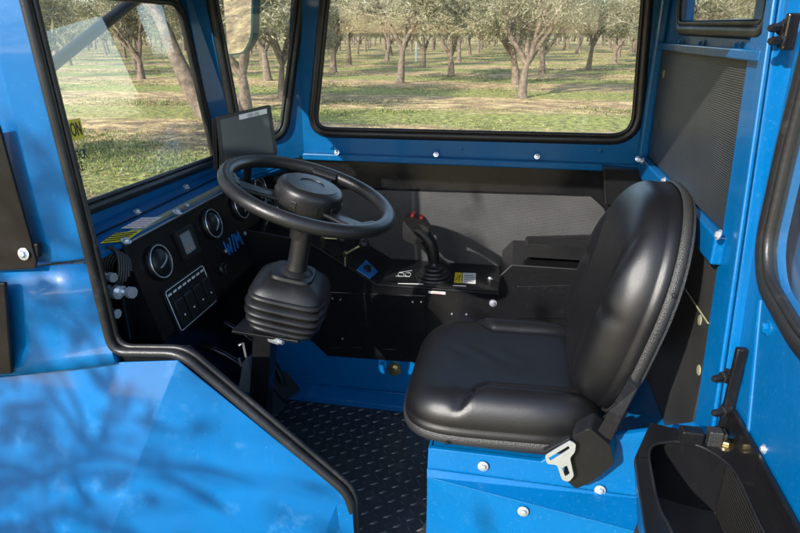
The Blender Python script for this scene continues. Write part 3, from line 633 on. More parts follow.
# raised rear part details: recess, seam
b = MB(); b.prism([K(517, 286)+V((0, -.002, 0)), K(590, 284)+V((0, -.002, 0)), K(590, 318)+V((0, -.002, 0)), K(517, 318)+V((0, -.002, 0))], (0, -.003, 0)); b.build('lower_cover', 'blackpaint', con, bevel=.002)
b = MB(); b.tube([V((kx, YC-.001, K(499, 276).z)), V((ks.x, YC-.001, ks.z)), V((XR-.04, YC-.001, ks.z))], .0028, 6); b.build('edge_beading', 'plastic2', con)
# decals around joystick
def top(x, y, k=.0045): return P(x, y, Z=kz+k)
def dline(mb, pts, w=.0008, k=.0052):
    for a, c in zip(pts, pts[1:]): mb.tube([top(*a, k), top(*c, k)], w, 4)
b = MB(); dline(b, [(398, 283.5), (437, 284.5)], .0012); dline(b, [(453, 285.5), (466, 286)], .0012)
dline(b, [(399, 272.5), (412, 270.5)]); dline(b, [(396, 276), (410, 276.5)])
for cx in (401, 408): dline(b, [(cx+3*math.cos(t), 274.5+1.9*math.sin(t)) for t in [k*math.pi/6 for k in range(13)]])
b.build('joystick_diagram', 'white', con)
b = MB(); b.prism([top(454, 282.5), top(455, 272.5), top(462, 272.8), top(461.5, 283)], (0, 0, .0006)); s_ = b.build('warning_label', 'yellow', con)
b = MB(); dline(b, [(456, 280), (459, 275)], .0012, .006); dline(b, [(458.5, 281), (460.5, 275)], .001, .006); b.build('label_symbol', 'ink', s_)
b = MB(); b.prism([top(462.3, 283), top(462.8, 272.8), top(476, 273.3), top(475.5, 283.6)], (0, 0, .0006)); s_ = b.build('warning_label', 'white', con)
b = MB()
for k in range(4): dline(b, [(464, 275.2+k*2.1), (474, 275.7+k*2.1)], .0008, .006)
b.build('label_print', 'ink', s_)
# sloped part: lever gates and rotary switch
SN = (V((kM.x, 0, kz))-V((kL.x, 0, kL.z))).normalized(); SNn = V((-SN.z, 0, SN.x)); 
if SNn.z < 0: SNn = -SNn
def Sp(x, y, k=0): return P(x, y, pl=(V((kM.x, YC, kz))+SNn*k, SNn))
b = MB(); b.prism([Sp(356, 270, .002), Sp(366, 260, .002), Sp(378, 272, .002), Sp(370, 279, .002)], SNn*.002); o = b.build('rotary_switch_plate', 'logo', con, bevel=.001)
b = MB(); b.lathe([(.013, 0), (.013, .005), (.009, .007), (.009, .013)], Sp(367, 269.5, .004), SNn, 24); b.build('knob', 'plastic', o, smooth=30)
for x, y in ((330, 252), (343, 262)):
    b = MB(); b.prism([Sp(x-4, y-3, .001), Sp(x+4, y-5, .001), Sp(x+12, y+3, .001), Sp(x+4, y+5, .001)], SNn*.0012); b.build('lever_caption', 'plastic2', con)
# armrest pad
b = MB(); b.prism(rrect(P(562, 253.5, Y=1.735)+V((.0, 0, .003)), V((1, 0, 0)), V((0, 0, 1)), .215, .042, .012), (0, .07, 0)); b.build('armrest_pad', 'vinyl', con, bevel=.008, seg=3)
b = MB(); b.prism([P(526, 238, Y=1.83), P(600, 236, Y=1.83), P(600, 258, Y=1.83), P(526, 258, Y=1.83)], (0, .02, 0)); b.build('armrest_backing', 'plastic2', con, bevel=.004)
# control levers (brass rods with black balls)
for i, (bx_, by_, tx, ty) in enumerate(((323, 247, 342, 239), (345, 266, 364, 244))):
    lv = thing('control_lever', Sp(bx_, by_), ('brass rod lever with black ball knob under the steering wheel rim, nearer the dashboard', 'brass rod lever with black ball knob beside the blue rotary switch')[i], 'lever', 'brass control levers on the sloped console')
    p0 = Sp(bx_, by_); p1 = Sp(bx_, by_-9+i*-3, .035); p2 = P(tx, ty, Y=p1.y+.01)
    b = MB(); b.tube([p0, p0.lerp(p1, .8), p1, p2], .0038, 8); b.build('rod', 'brass', lv, smooth=50)
    b = MB(); b.lathe([(.0075, -.008), (.0075, .008)], p1, (0, 1, .2), 6); b.build('clevis', 'brass', lv, smooth=20)
    b = MB(); b.lathe([(.0165*math.sin(t), -.0165*math.cos(t)) for t in [R(6+k*14) for k in range(13)]], p2, (p2-p1), 20); b.build('ball_knob', 'plastic', lv, smooth=60)

# =================================================================== JOYSTICK
jb = P(434, 279, Z=kz+.004)
js = thing('joystick', jb, 'black joystick with two red buttons and a ribbed boot on the console', 'joystick')
pr = [(.058, 0), (.058, .005)]
h = .005
for k in range(4):
    w = [.057, .051, .042, .030][k]; pr += [(w, h), (w+.002, h+.004), (w, h+.008), (w-.008, h+.0085)]; h += .0095
pr += [(.013, h+.004), (.011, h+.012)]
b = MB(); b.lathe(pr, jb, (0, 0, 1), 40); b.build('boot', 'rubber', js, smooth=50)
for k in range(4):
    a = R(45+90*k); bolt(js, jb+V((math.cos(a)*.054, math.sin(a)*.054, 0)), (0, 0, 1), .003, wash=False, name='screw')
J = lambda x, y, dy=0: P(x, y, Y=jb.y+dy)
pts = [J(434, 262), J(433, 252), J(430, 243), J(425, 236), J(420, 231), J(416, 229)]
rr = [(.019, .018), (.0215, .020), (.023, .022), (.0235, .022), (.024, .023), (.022, .022)]
def rad(t):
    k = t*(len(rr)-1); i = min(int(k), len(rr)-2); f = k-i; return (rr[i][0]*(1-f)+rr[i+1][0]*f, rr[i][1]*(1-f)+rr[i+1][1]*f)
sm = []
for i in range(len(pts)-1):
    for t in (0, .25, .5, .75): sm.append(pts[i].lerp(pts[i+1], t))
sm.append(pts[-1])
b = MB(); b.tube(sm, rad, 16, sq=(0, 1, 0)); b.build('grip', 'plastic', js, smooth=60)
hd = [J(403.5, 221), J(408, 214.5), J(424, 218), J(430, 227), J(428, 238), J(416, 243), J(404, 238)]
b = MB(); b.prism([p+V((0, -.021, 0)) for p in roundpoly(hd, .01, 4)], (0, .042, 0)); b.build('head', 'plastic', js, bevel=.007, seg=3)
for (x, y) in ((412.5, 215.5), (421, 218.5)):
    p = J(x, y, -.012); b = MB(); b.box(p, (.012, .012, .014), Matrix.Rotation(.25, 3, 'Y')); b.box(p+V((0, .014, .003)), (.010, .009, .012), Matrix.Rotation(.25, 3, 'Y')); b.build('red_button', 'red', js, bevel=.0025)
b = MB(); b.lathe([(.0035, 0), (.0035, .002)], J(425.5, 240, -.0185), (0, -1, 0), 12); b.build('screw', 'plastic2', js)

# =================================================================== SEAT
def sstep(a, b_, x): t = max(0, min(1, (x-a)/(b_-a))); return t*t*(3-2*t)
def pillow(outline, H, feat, o, ex, ey, ez, name, parent, nr=60, side=.35, pw=5):
    """outline(theta)->(u,v); a cushion raised along ez above the plane (ex,ey)"""
    NT = 180; vs = []; fs = []; rs = [0.0]+[math.sin(math.pi/2*(k/nr))**.85 for k in range(1, nr+1)]
    for r in rs:
        for k in range(NT):
            u, v = outline(2*math.pi*k/NT); u *= r; v *= r
            hh = H*(max(0, 1-r**pw))**.42; hh += feat(u, v)*(1-r**8); vs.append(o+ex*u+ey*v+ez*(H*side+hh*(1-side)))
    n0 = len(rs)
    for dd, sc in ((.9, 1.012), (.6, 1.02), (.2, 1.012), (0, .995)):
        for k in range(NT):
            u, v = outline(2*math.pi*k/NT); vs.append(o+ex*u*sc+ey*v*sc+ez*(H*side*dd))
    for i in range(n0+3):
        for k in range(NT): fs.append((i*NT+k, i*NT+(k+1) % NT, (i+1)*NT+(k+1) % NT, (i+1)*NT+k))
    fs.append(tuple((n0+3)*NT+k for k in range(NT)))
    b = MB(); b.add(vs, fs); o_ = b.build(name, 'vinyl', parent, smooth=70); return o_
seat = thing('driver_seat', (0, 1.29, .2), 'black vinyl driver seat with bolstered backrest and grey piping on the blue base', 'seat')
def superell(a, b_, p, tap=0):
    def f(t):
        c, s = math.cos(t), math.sin(t); q = (abs(c)**p+abs(s)**p)**(-1/p); u = a*c*q; v = b_*s*q; return (u*(1+tap*v/b_*.5), v)
    return f
# cushion : u = fore-aft (X), v = across (Y)
cx0, cy0, cz0 = .010, 1.300, .352
def cfeat(u, v):
    f = u/.215; g = abs(v)/.222; gb = .60+.36*sstep(-.12, -.5, f)
    bol = .030*sstep(gb-.01, gb+.16, g)*sstep(1.0, .9, gb)
    gro = -.010*math.exp(-((g-gb)/.030)**2)*sstep(-.58, -.40, f)
    dish = -.012*math.exp(-((f-.25)/.5)**2-(v/.1)**2); fr = .010*math.exp(-((f+.65)/.35)**2)
    wr = .0016*math.sin(u*70+v*22+2*math.sin(v*40))*sstep(.9, .2, g)*sstep(-.9, -.4, f)*sstep(.4, -.2, f)
    pinch = -.012*math.exp(-((f+.42)/.07)**2-((g-.93)/.12)**2)
    return bol+gro+dish+fr+wr+pinch
pillow(superell(.220, .222, 4.2), .098, cfeat, V((cx0, cy0, cz0)), V((1, 0, .03)).normalized(), V((0, 1, 0)), V((-.03, 0, 1)).normalized(), 'seat_cushion', seat, pw=6.5)
ol = superell(.225, .227, 4.2)
b = MB(); b.tube([V((cx0, cy0, cz0+.008))+V((ol(t)[0], ol(t)[1], ol(t)[0]*.03)) for t in [2*math.pi*k/96 for k in range(96)]], (.011, .004), 8, closed=True, sq=(0, 0, 1)); b.build('cushion_piping', 'shell', seat, smooth=60)
b = MB(); b.prism([V((cx0, cy0, cz0-.022))+V((ol(t)[0]*.90, ol(t)[1]*.90, 0)) for t in [2*math.pi*k/48 for k in range(48)]], (0, 0, .024)); b.build('seat_pan', 'plastic', seat, bevel=.006)
b = MB(); b.box((.03, 1.29, .30), (.30, .30, .03)); b.box((.03, 1.29, .335-.04), (.2, .2, .05)); b.build('seat_slide', 'blackpaint', seat)
# backrest
rec = R(13.5); bu = V((0, -1, 0)); bv_ = V((math.sin(rec), 0, math.cos(rec))); bw = V((-math.cos(rec), 0, math.sin(rec))); bo_ = V((.286, 1.31, .632))
def bout(t):
    c, s = math.cos(t), math.sin(t); p = 3.2 if s < 0 else 2.7; q = (abs(c)**p+abs(s)**p)**(-1/p); u = .218*c*q; v = .240*s*q
    return (u*(1-.24*max(0, v/.24)**2), v)
def bfeat(u, v):
    g = abs(u)/.218; f = v/.240; gb = .50+.16*sstep(-.4, .9, f)
    bol = .028*sstep(gb-.02, gb+.26, g)*sstep(.95, .35, f)*sstep(-1, -.75, f)
    gro = -.006*math.exp(-((g-gb)/.030)**2)*sstep(.95, .7, f)
    notch = -.013*math.exp(-((f-.02)/.06)**2)*sstep(gb, gb+.2, g)
    head = .010*math.exp(-((f-.62)/.28)**2); lum = .012*math.exp(-((f+.45)/.3)**2)*(1-sstep(.35, .5, g))
    return bol+gro+notch+head+lum-.006
pillow(bout, .098, bfeat, bo_, bu, bv_, bw, 'backrest', seat, side=.34, pw=7)
b = MB(); b.tube([bo_+bu*bout(t)[0]*1.035+bv_*bout(t)[1]*1.03+bw*.004 for t in [2*math.pi*k/96 for k in range(96)]], (.0095, .0045), 8, closed=True, sq=bw); b.build('backrest_piping', 'shell', seat, smooth=60)
b = MB(); b.prism([bo_+bu*bout(t)[0]*1.01+bv_*bout(t)[1]*1.01-bw*.014 for t in [2*math.pi*k/64 for k in range(64)]], bw*.014); b.build('backrest_shell', 'shell', seat, bevel=.008)
for t in (R(20), R(-27), R(-62)):
    p = bo_+bu*bout(t)[0]*1.055+bv_*bout(t)[1]*1.05+bw*.003; bolt(seat, p, bu*math.cos(t)+bv_*math.sin(t), .005, 'plastic', wash=False)
bolt(seat, P(447, 442, Y=1.066), (0, -1, 0), .005, 'plastic', wash=False)
# hinge brackets between cushion and back
for yy in (1.10, 1.50):
    b = MB(); b.prism([V((.16, yy, .34)), V((.215, yy, .34)), V((.262, yy, .46)), V((.235, yy, .47)), V((.19, yy, .40))], (0, .006, 0)); b.build('recline_bracket', 'blackpaint', seat, bevel=.002)
# seat belt: retractor, webbing, chromed tongue
rt = MB(); Yr = 1.035
r0 = [P(572, 437, Y=Yr), P(590, 428, Y=Yr), P(611, 446, Y=Yr), P(614, 464, Y=Yr), P(592, 482, Y=Yr), P(576, 489, Y=Yr), P(563, 478, Y=Yr), P(566, 455, Y=Yr)]
rt.prism(roundpoly(r0, .008, 4), (.012, .05, .004)); rt.build('belt_retractor', 'plastic', seat, bevel=.006, seg=3)
w0 = [P(543, 452, Y=Yr-.012), P(570, 438, Y=Yr-.012), P(573, 444, Y=Yr-.012), P(546, 459, Y=Yr-.012)]
b = MB(); b.prism(w0, (0, .012, .002)); b.build('tongue_grip', 'plastic', seat, bevel=.003)
tg = [P(545, 456, Y=Yr-.02), P(570, 441, Y=Yr-.02), P(576, 444, Y=Yr-.02), P(575, 452, Y=Yr-.02), P(570, 458, Y=Yr-.02), P(574, 476, Y=Yr-.02), P(569, 482, Y=Yr-.02), P(562, 480, Y=Yr-.02), P(557, 465, Y=Yr-.02), P(547, 464, Y=Yr-.02)]
hole = roundpoly([P(562, 468, Y=Yr-.02), P(567, 465.5, Y=Yr-.02), P(570, 474, Y=Yr-.02), P(565.5, 477, Y=Yr-.02)], .002, 3)
hole2 = roundpoly([P(548.5, 458, Y=Yr-.02), P(568.5, 446, Y=Yr-.02), P(570, 449, Y=Yr-.02), P(551, 461, Y=Yr-.02)], .001, 2)
b = MB(); b.prism(roundpoly(tg, .005, 4), (0, .0035, 0), [hole, hole2]); b.build('buckle_tongue', 'chrome', seat, bevel=.0008)
b = MB(); wl = [P(596, 434, Y=1.045), P(609, 411, Y=1.05), P(628, 380, Y=1.08), P(640, 352, Y=1.12)]; wr_ = [P(611, 440, Y=1.045), P(622, 417, Y=1.05), P(637, 388, Y=1.08), P(648, 360, Y=1.12)]
b.add(wl+wr_+[p+V((.003, .002, 0)) for p in wl+wr_], [(0, 1, 5, 4), (1, 2, 6, 5), (2, 3, 7, 6), (8, 9, 13, 12), (9, 10, 14, 13), (10, 11, 15, 14), (0, 1, 9, 8), (1, 2, 10, 9), (2, 3, 11, 10), (4, 5, 13, 12), (5, 6, 14, 13), (6, 7, 15, 14)]); b.build('belt_webbing', 'plastic2', seat)

# =================================================================== FLOOR MAT
fm = MB(); fm.box((-.40, 1.33, .002), (.68, .67, .006))
for i in range(-1, 24):
    for j in range(0, 24):
        x = -.74+i*.030; y = 1.0+j*.028; a = R(35 if (i+j) % 2 else -55)
        if x > -.085 or y > 1.645 or x < -.72 or y < 1.01: continue
        d_ = V((math.cos(a), math.sin(a), 0)); s_ = V((-d_.y, d_.x, 0)); o = V((x, y, .005)); L, w, h = .0130, .0040, .0034
        fm.add([o-d_*L, o+s_*w, o+d_*L, o-s_*w, o-d_*L*.5+V((0, 0, h)), o+d_*L*.5+V((0, 0, h))], [(0, 4, 1), (1, 4, 5), (1, 5, 2), (2, 5, 3), (3, 5, 4), (3, 4, 0)], 1)
o = fm.build('floor_mat', ['mat', 'tread']); tag(o, 'black rubber floor mat with raised tread pattern in front of the seat', 'floor mat')

# =================================================================== DOOR (open) WITH POCKET
DX = .402
door = thing('cab_door', (DX, 1.05, .0), 'blue steel cab door swung open at the right with a window and black pocket', 'door')
def Dr(x, y, k=0): return P(x, y, X=DX-k)
yh = 1.055
dw = [V((DX, .99, 1.29)), Dr(786, 150), Dr(765, 245), Dr(767, 285), Dr(800, 342), Dr(840, 385), V((DX, .30, .62)), V((DX, .30, 1.29))]
dw = roundpoly(dw, [.05, .03, .04, .06, .03, .06, .08, .06])
b = MB(); b.prism([V((DX, yh, .12)), V((DX, yh, 1.34)), V((DX, .2, 1.34)), V((DX, .2, .12))], (.028, 0, 0), [shrink(dw, .003, (1, 0, 0))]); b.build('door_panel', 'blue', door, bevel=.003)
window(dw, (-1, 0, 0), rs=.015, parent=door)
b = MB(); a0, a1 = Dr(761, 300, .0), Dr(748, 440, .0); b.tube([a0, a1], (.003, .004), 6); b.build('pressed_fold', 'blue', door)
bolt(door, Dr(768, 328), (-1, 0, 0), .009, 'blue', name='door_bolt'); bolt(door, Dr(764, 449), (-1, 0, 0), .005, 'chrome', name='door_bolt')
# hinges
for (x, y, h) in ((728, 392, .085), (786, 32, .026)):
    b = MB(); c = P(x+4, y, X=DX-.012); b.box(c, (.018, .012, h*2)); hg = b.build('hinge', 'blackpaint', door, bevel=.003)
    for dy in ((-17, 17) if h > .07 else (-6, 7)):
        p = P(x-4, y+dy+2, X=DX-.02); b = MB(); b.lathe([(.010, -.008), (.010, .004), (.0065, .005), (.0065, .02), (.005, .024)], p, (-.7, -.4, 0), 6); b.lathe([(.014, -.010), (.014, -.007)], p, (-.7, -.4, 0), 16); b.build('hinge_bolt', 'plastic', hg, smooth=20)
# pocket
zr = CAM.z-.645
def Q(x, y, k=0): return P(x, y, Z=zr+k)
TL, L2, BL, TR, T2 = Q(650, 424), Q(634, 460), Q(645, 533), Q(737, 441), Q(684, 431)
xw = DX-.004
outer = [V((xw, TR.y, zr)), V((Q(684, 432).x, Q(684, 432).y, zr)), TL, L2, V((BL.x, BL.y, zr)), V((BL.x, .42, zr)), V((xw, .42, zr))]
inner = [Q(721, 533), Q(736, 560), V((xw-.03, .48, zr)), V((BL.x+.03, .48, zr)), Q(672, 533), Q(659, 515), Q(653, 490), Q(648, 455), Q(653, 446), Q(680, 442.5), Q(706, 450), Q(731, 467), Q(743, 490), Q(757, 523)]
inner = [V((xw-.022, .46, zr)), V((BL.x+.045, .46, zr)), Q(672, 534), Q(659, 512), Q(654, 490), Q(648, 457), Q(652, 446), Q(680, 442.5), Q(706, 450), Q(731, 468), Q(743, 490), Q(752, 512)]
inner = roundpoly(inner, .02, 4)
b = MB(); b.prism(outer, (0, 0, .004), [inner]); b.build('pocket_rim', 'blackpaint', door, bevel=.0015)
b = MB(); b.tube([p+V((0, 0, .004)) for p in inner], .0022, 6, closed=True); b.build('rim_edging', 'plastic2', door, smooth=60)
dep = .17; b = MB(); n = len(outer); b.add([p+V((0, 0, -.002)) for p in outer]+[V((p.x if p.x > .39 else p.x+.03, p.y, zr-dep)) for p in outer], [(i, (i+1) % n, (i+1) % n+n, i+n) for i in range(n)]); o = b.build('pocket_body', 'blackpaint', door)
m_ = o.modifiers.new('s', 'SOLIDIFY'); m_.thickness = .003
b = MB(); b.prism([V((p.x if p.x > .39 else p.x+.018, p.y, zr-dep*.9)) for p in outer], (0, 0, -.004)); b.build('pocket_floor', 'mat', door)
b = MB(); b.prism([V((xw-.003, .44, zr-.006)), V((xw-.003, TR.y-.01, zr-.006)), V((xw-.003, TR.y-.01, zr-dep*.9)), V((xw-.003, .44, zr-dep*.9))], (-.003, 0, 0)); b.build('pocket_liner', 'perfbin', door)
# angle rail beside the pocket
b = MB(); b.prism([V((xw, TR.y+.02, zr+.05)), V((xw, TR.y+.035, zr+.0)), V((xw, .40, zr+.0)), V((xw, .40, zr+.045))], (-.008, 0, 0)); b.build('angle_rail', 'blackpaint', door, bevel=.002)
bolt(door, Q(725, 445, .004), (0, 0, 1), .009, 'brass', name='door_bolt')
b = MB(); b.box(Q(691, 436, .014), (.035, .022, .028)); b.build('latch_block', 'blackpaint', door, bevel=.003)
b = MB(); b.box(Q(714, 437, .016), (.022, .02, .03)); b.box(Q(722, 436, .01), (.012, .02, .02)); b.build('latch_block', 'shell', door, bevel=.002)

# =================================================================== MACHINE OUTSIDE THE GLASS
hood = thing('engine_hood', (-1.5, 1.45, .2), 'dusty blue engine hood seen through the lower windscreen', 'engine hood')
b = MB(); b.prism([V((-1.02, 1.0, .58)), V((-1.02, 1.22, .66)), V((-1.02, 1.62, .66)), V((-1.02, 1.80, .56)), V((-1.02, 1.80, .1)), V((-1.02, 1.0, .1))], (-1.1, 0, -.16)); b.build('bonnet', 'blue_dust_reflection', hood, bevel=.02, seg=3)
b = MB(); b.box((-1.3, 1.1, .635), (.3, .1, .02)); b.build('bonnet_vent', 'blackpaint', hood, bevel=.003)
gb = MB(); gp = [P(36, 78, X=-1.12), P(142, -6, X=-1.08)]; gdir = (gp[1]-gp[0]); 
gb.tube([gp[0]-gdir*.3, gp[0], gp[1], gp[1]+gdir*.4], .015, 12); o = gb.build('guard_bar', 'ink', None, smooth=60)
tag(o, 'black diagonal guard bar outside the top of the windscreen', 'guard bar')
mi = thing('side_mirror', P(236, 20, Y=2.25), 'rounded side mirror outside the small corner window', 'mirror')
MN = V((-.55, -.78, -.20)).normalized(); MP = (P(236, 20, Y=2.22), MN)
mp_ = [P(x, y, pl=MP) for x, y in ((221, -25), (254, -25), (252, 40), (244, 54), (228, 56))]
mo2 = roundpoly(mp_, .03, 6); b = MB(); b.prism(mo2, -MN*.03); b.build('mirror_shell', 'mirrorbody', mi, bevel=.005)
b = MB(); b.prism([p+MN*.0015 for p in shrink(mo2, .006, MN)], MN*.001); b.build('mirror_face', 'mirror', mi)
b = MB(); b.tube([P(238, 20, Y=2.26), V((P(238, 20, Y=2.26).x, 2.26, 1.40)), V((-.80, 1.99, 1.385))], .009, 8); b.build('mirror_arm', 'blackpaint', mi, smooth=50)
tank = thing('rear_body', (.9, 1.5, 0), 'blue rear bodywork of the tractor behind the cab wall', 'tractor body')
b = MB(); b.box((.98, 1.47, .52), (.95, .84, .96)); b.build('rear_cover', 'blue', tank, bevel=.03, seg=3)
b = MB(); b.box((.95, 1.04, .55), (.6, .02, .5)); b.build('louvre', 'grille', tank)

# =================================================================== OUTDOORS
def ground_mat():
    m = bpy.data.materials.new('orchard_soil'); m.use_nodes = True; n = m.node_tree.nodes; l = m.node_tree.links; b = n['Principled BSDF']; b.inputs['Roughness'].default_value = .95
    tc = n.new('ShaderNodeTexCoord')
    def noise(sc, det=8, vs=(1, 1, 1), ro=.65):
        mp = n.new('ShaderNodeMapping'); mp.inputs['Scale'].default_value = vs; l.new(tc.outputs['Object'], mp.inputs[0])
        t = n.new('ShaderNodeTexNoise'); t.inputs['Scale'].default_value = sc; t.inputs['Detail'].default_value = det; t.inputs['Roughness'].default_value = ro; l.new(mp.outputs[0], t.inputs['Vector']); return t.outputs[0]
    cr_ = n.new('ShaderNodeValToRGB'); e = cr_.color_ramp.elements; e[0].color = (.10, .065, .04, 1); e[0].position = .40; e[1].color = (.78, .56, .27, 1); e[1].position = .61  # dark end mottles the soil and also paints in dappled tree shade
    k = e.new(.5); k.color = (.40, .26, .12, 1)
    l.new(noise(2.2, 14, (.8, 1.3, 1), .82), cr_.inputs[0])
    g = n.new('ShaderNodeValToRGB'); e = g.color_ramp.elements; e[0].color = (.05, .065, .015, 1); e[1].color = (.46, .44, .10, 1); e[0].position = .41; e[1].position = .60; l.new(noise(7, 14, ro=.8), g.inputs[0])
    w = n.new('ShaderNodeTexWave'); w.bands_direction = 'Y'; w.inputs['Scale'].default_value = .052; w.inputs['Distortion'].default_value = 2.5; w.inputs['Detail Scale'].default_value = .6; w.inputs['Phase Offset'].default_value = 2.2
    l.new(tc.outputs['Object'], w.inputs[0])
    a = n.new('ShaderNodeMath'); a.operation = 'MULTIPLY'; l.new(w.outputs[0], a.inputs[0]); a.inputs[1].default_value = .42
    s = n.new('ShaderNodeMath'); s.operation = 'ADD'; l.new(a.outputs[0], s.inputs[0]); l.new(noise(1.3, 14, (.6, 1.3, 1), .85), s.inputs[1])
    r = n.new('ShaderNodeMapRange'); r.inputs[1].default_value = .70; r.inputs[2].default_value = .82; l.new(s.outputs[0], r.inputs[0])
    x = n.new('ShaderNodeMix'); x.data_type = 'RGBA'; l.new(r.outputs[0], x.inputs[0]); l.new(cr_.outputs[0], x.inputs[6]); l.new(g.outputs[0], x.inputs[7]); l.new(x.outputs[2], b.inputs['Base Color'])
    bn = n.new('ShaderNodeBump'); bn.inputs['Strength'].default_value = .8; bn.inputs['Distance'].default_value = .12; l.new(noise(5, 14), bn.inputs['Height']); l.new(bn.outputs[0], b.inputs['Normal'])
    return m
M['soil'] = ground_mat()
from mathutils import noise as mnoise
b = MB(); NX = 120; xs = [-1+2*i/NX for i in range(NX+1)]; gx = [math.copysign(abs(t)**3*1500+abs(t)*30, t) for t in xs]
vs = [V((x, y+10, GZ+(.05*mnoise.noise(V((x*.3, y*.3, 0))) if abs(x) < 200 and abs(y) < 200 else 0))) for y in gx for x in gx]
fs = [(j*(NX+1)+i, j*(NX+1)+i+1, (j+1)*(NX+1)+i+1, (j+1)*(NX+1)+i) for j in range(NX) for i in range(NX)]
b.add(vs, fs); o = b.build('ground', 'soil', smooth=80); tag(o, kind='structure')
def leafmat(name, c1, c2, tr=.35):
    m = bpy.data.materials.new(name); m.use_nodes = True; n = m.node_tree.nodes; l = m.node_tree.links; b = n['Principled BSDF']; b.inputs['Roughness'].default_value = .55
    oi = n.new('ShaderNodeNewGeometry'); r = n.new('ShaderNodeValToRGB'); r.color_ramp.elements[0].color = (*c1, 1); r.color_ramp.elements[1].color = (*c2, 1); l.new(oi.outputs['Random Per Island'], r.inputs[0]); l.new(r.outputs[0], b.inputs['Base Color'])
    t = n.new('ShaderNodeBsdfTranslucent'); l.new(r.outputs[0], t.inputs[0]); mx = n.new('ShaderNodeMixShader'); mx.inputs[0].default_value = tr
    out = [x for x in n if x.type == 'OUTPUT_MATERIAL'][0]; l.new(b.outputs[0], mx.inputs[1]); l.new(t.outputs[0], mx.inputs[2]); l.new(mx.outputs[0], out.inputs[0]); return m
M['leaf'] = leafmat('almond_leaves', (.13, .12, .05), (.42, .40, .24))
M['grassm'] = leafmat('green_weeds', (.06, .11, .02), (.36, .36, .12))
M['litter'] = leafmat('leaf_litter', (.10, .06, .03), (.62, .45, .22), .1)
M['bark'] = mat('almond_bark', (.15, .11, .08), .9, bump=('noise', 25, .9), var=(9, .45))
M['twig'] = mat('pale_twigs', (.33, .27, .21), .85, var=(4, .3))
def tree_data(seed, H=4.6, lean=0, spread=1., leaves=17000, tr=.17, fork=1.05, start=.1):
    rn = random.Random(seed); T = MB(); C = MB(); tips = []
    def branch(p, d, L, r, lev, mb):
        n = 5 if lev < 2 else 4; pts = [p]; q = p.copy(); dd = d.copy()
        for i in range(n):
            dd = (dd+V((rn.gauss(0, .12 if lev else .05), rn.gauss(0, .12 if lev else .05), rn.gauss(.0, .08)+(.06 if lev < 2 else -.02)))).normalized(); q = q+dd*L/n; pts.append(q)
        mb.tube(pts, lambda t: r*(1-.55*t)*(1+(.35*max(0, 1-t*5) if lev == 0 else 0)), [10, 7, 5, 3, 3][lev], mi=0)
        if lev >= 2: tips.extend([(pts[i].lerp(pts[i+1], f), dd) for i in range(n) for f in (.2, .7)])
        if lev == 4: return
        k = [4, 4, 4, 5][lev]
        for i in range(k):
            if lev == 0: bp = pts[-1]-d*rn.uniform(0, .12); a = 2*math.pi*(i+rn.uniform(-.25, .25))/k; out = V((math.cos(a), math.sin(a), 0)); nd = (out*rn.uniform(.45, .95)*spread+dd*1.0).normalized(); nl = H*rn.uniform(.30, .4)
            else:
                bp = pts[rn.randint(2, n)]; o_ = dd.orthogonal().normalized(); o_.rotate(Matrix.Rotation(rn.uniform(0, 6.28), 3, dd).to_quaternion()); nd = (dd*1.0+o_*rn.uniform(.5, 1.1)+V((0, 0, .12))).normalized(); nl = L*rn.uniform(.55, .8)
            branch(bp, nd, nl, r*[.55, .5, .45, .5][lev], lev+1, T if lev+1 < 3 else C)
    branch(V((0, 0, -.15)), V((lean, .05, 1)).normalized(), fork+.15, tr, 0, T)
    for i in range(leaves):
        p, d = rn.choice(tips); c = p+V((rn.gauss(0, .14), rn.gauss(0, .14), rn.gauss(-.08, .14)))
        a = V((rn.gauss(0, 1), rn.gauss(0, 1), rn.gauss(-.2, .8))).normalized(); s_ = a.orthogonal().normalized(); s_.rotate(Matrix.Rotation(rn.uniform(0, 6.28), 3, a).to_quaternion()); L = rn.uniform(.035, .065); w = L*.27
        C.add([c-a*L, c+s_*w, c+a*L, c-s_*w], [(0, 1, 2, 3)], 1)
    return T, C
protos = []
for sd, kw in ((3, {}), (11, dict(H=4.2, spread=1.15, tr=.19, fork=.9)), (23, dict(H=5.0, spread=.9, tr=.155, fork=1.2)), (31, dict(H=4.2, lean=-.62, spread=1.0, tr=.2, fork=2.1)), (45, dict(H=4.4, leaves=4200))):  # last form is thinned so the unseen trees cast dappled light
    T, C = tree_data(sd, **kw)
    # build meshes without normals fixing of huge leaves
    def mk(mb, name, ms, sm):
        me = bpy.data.meshes.new(name); me.from_pydata(mb.v, [], mb.f)
        for x in ms: me.materials.append(M[x])
        me.polygons.foreach_set('material_index', mb.m); me.polygons.foreach_set('use_smooth', [sm]*len(mb.f)); return me
    protos.append((mk(T, 'trunk', ['bark'], True), mk(C, 'crown', ['twig', 'leaf'], False)))
def tree(loc, k, rz, sc, label, group=None):
    t = thing('almond_tree', loc, label, 'tree', group); t.rotation_euler = (0, 0, rz); t.scale = (sc, sc, sc)
    for nm, me in zip(('trunk', 'crown'), protos[k]):
        o = bpy.data.objects.new(nm, me); col.objects.link(o); o.parent = t
    return t
def G(x, y): p = P(x, y, Z=GZ); return p
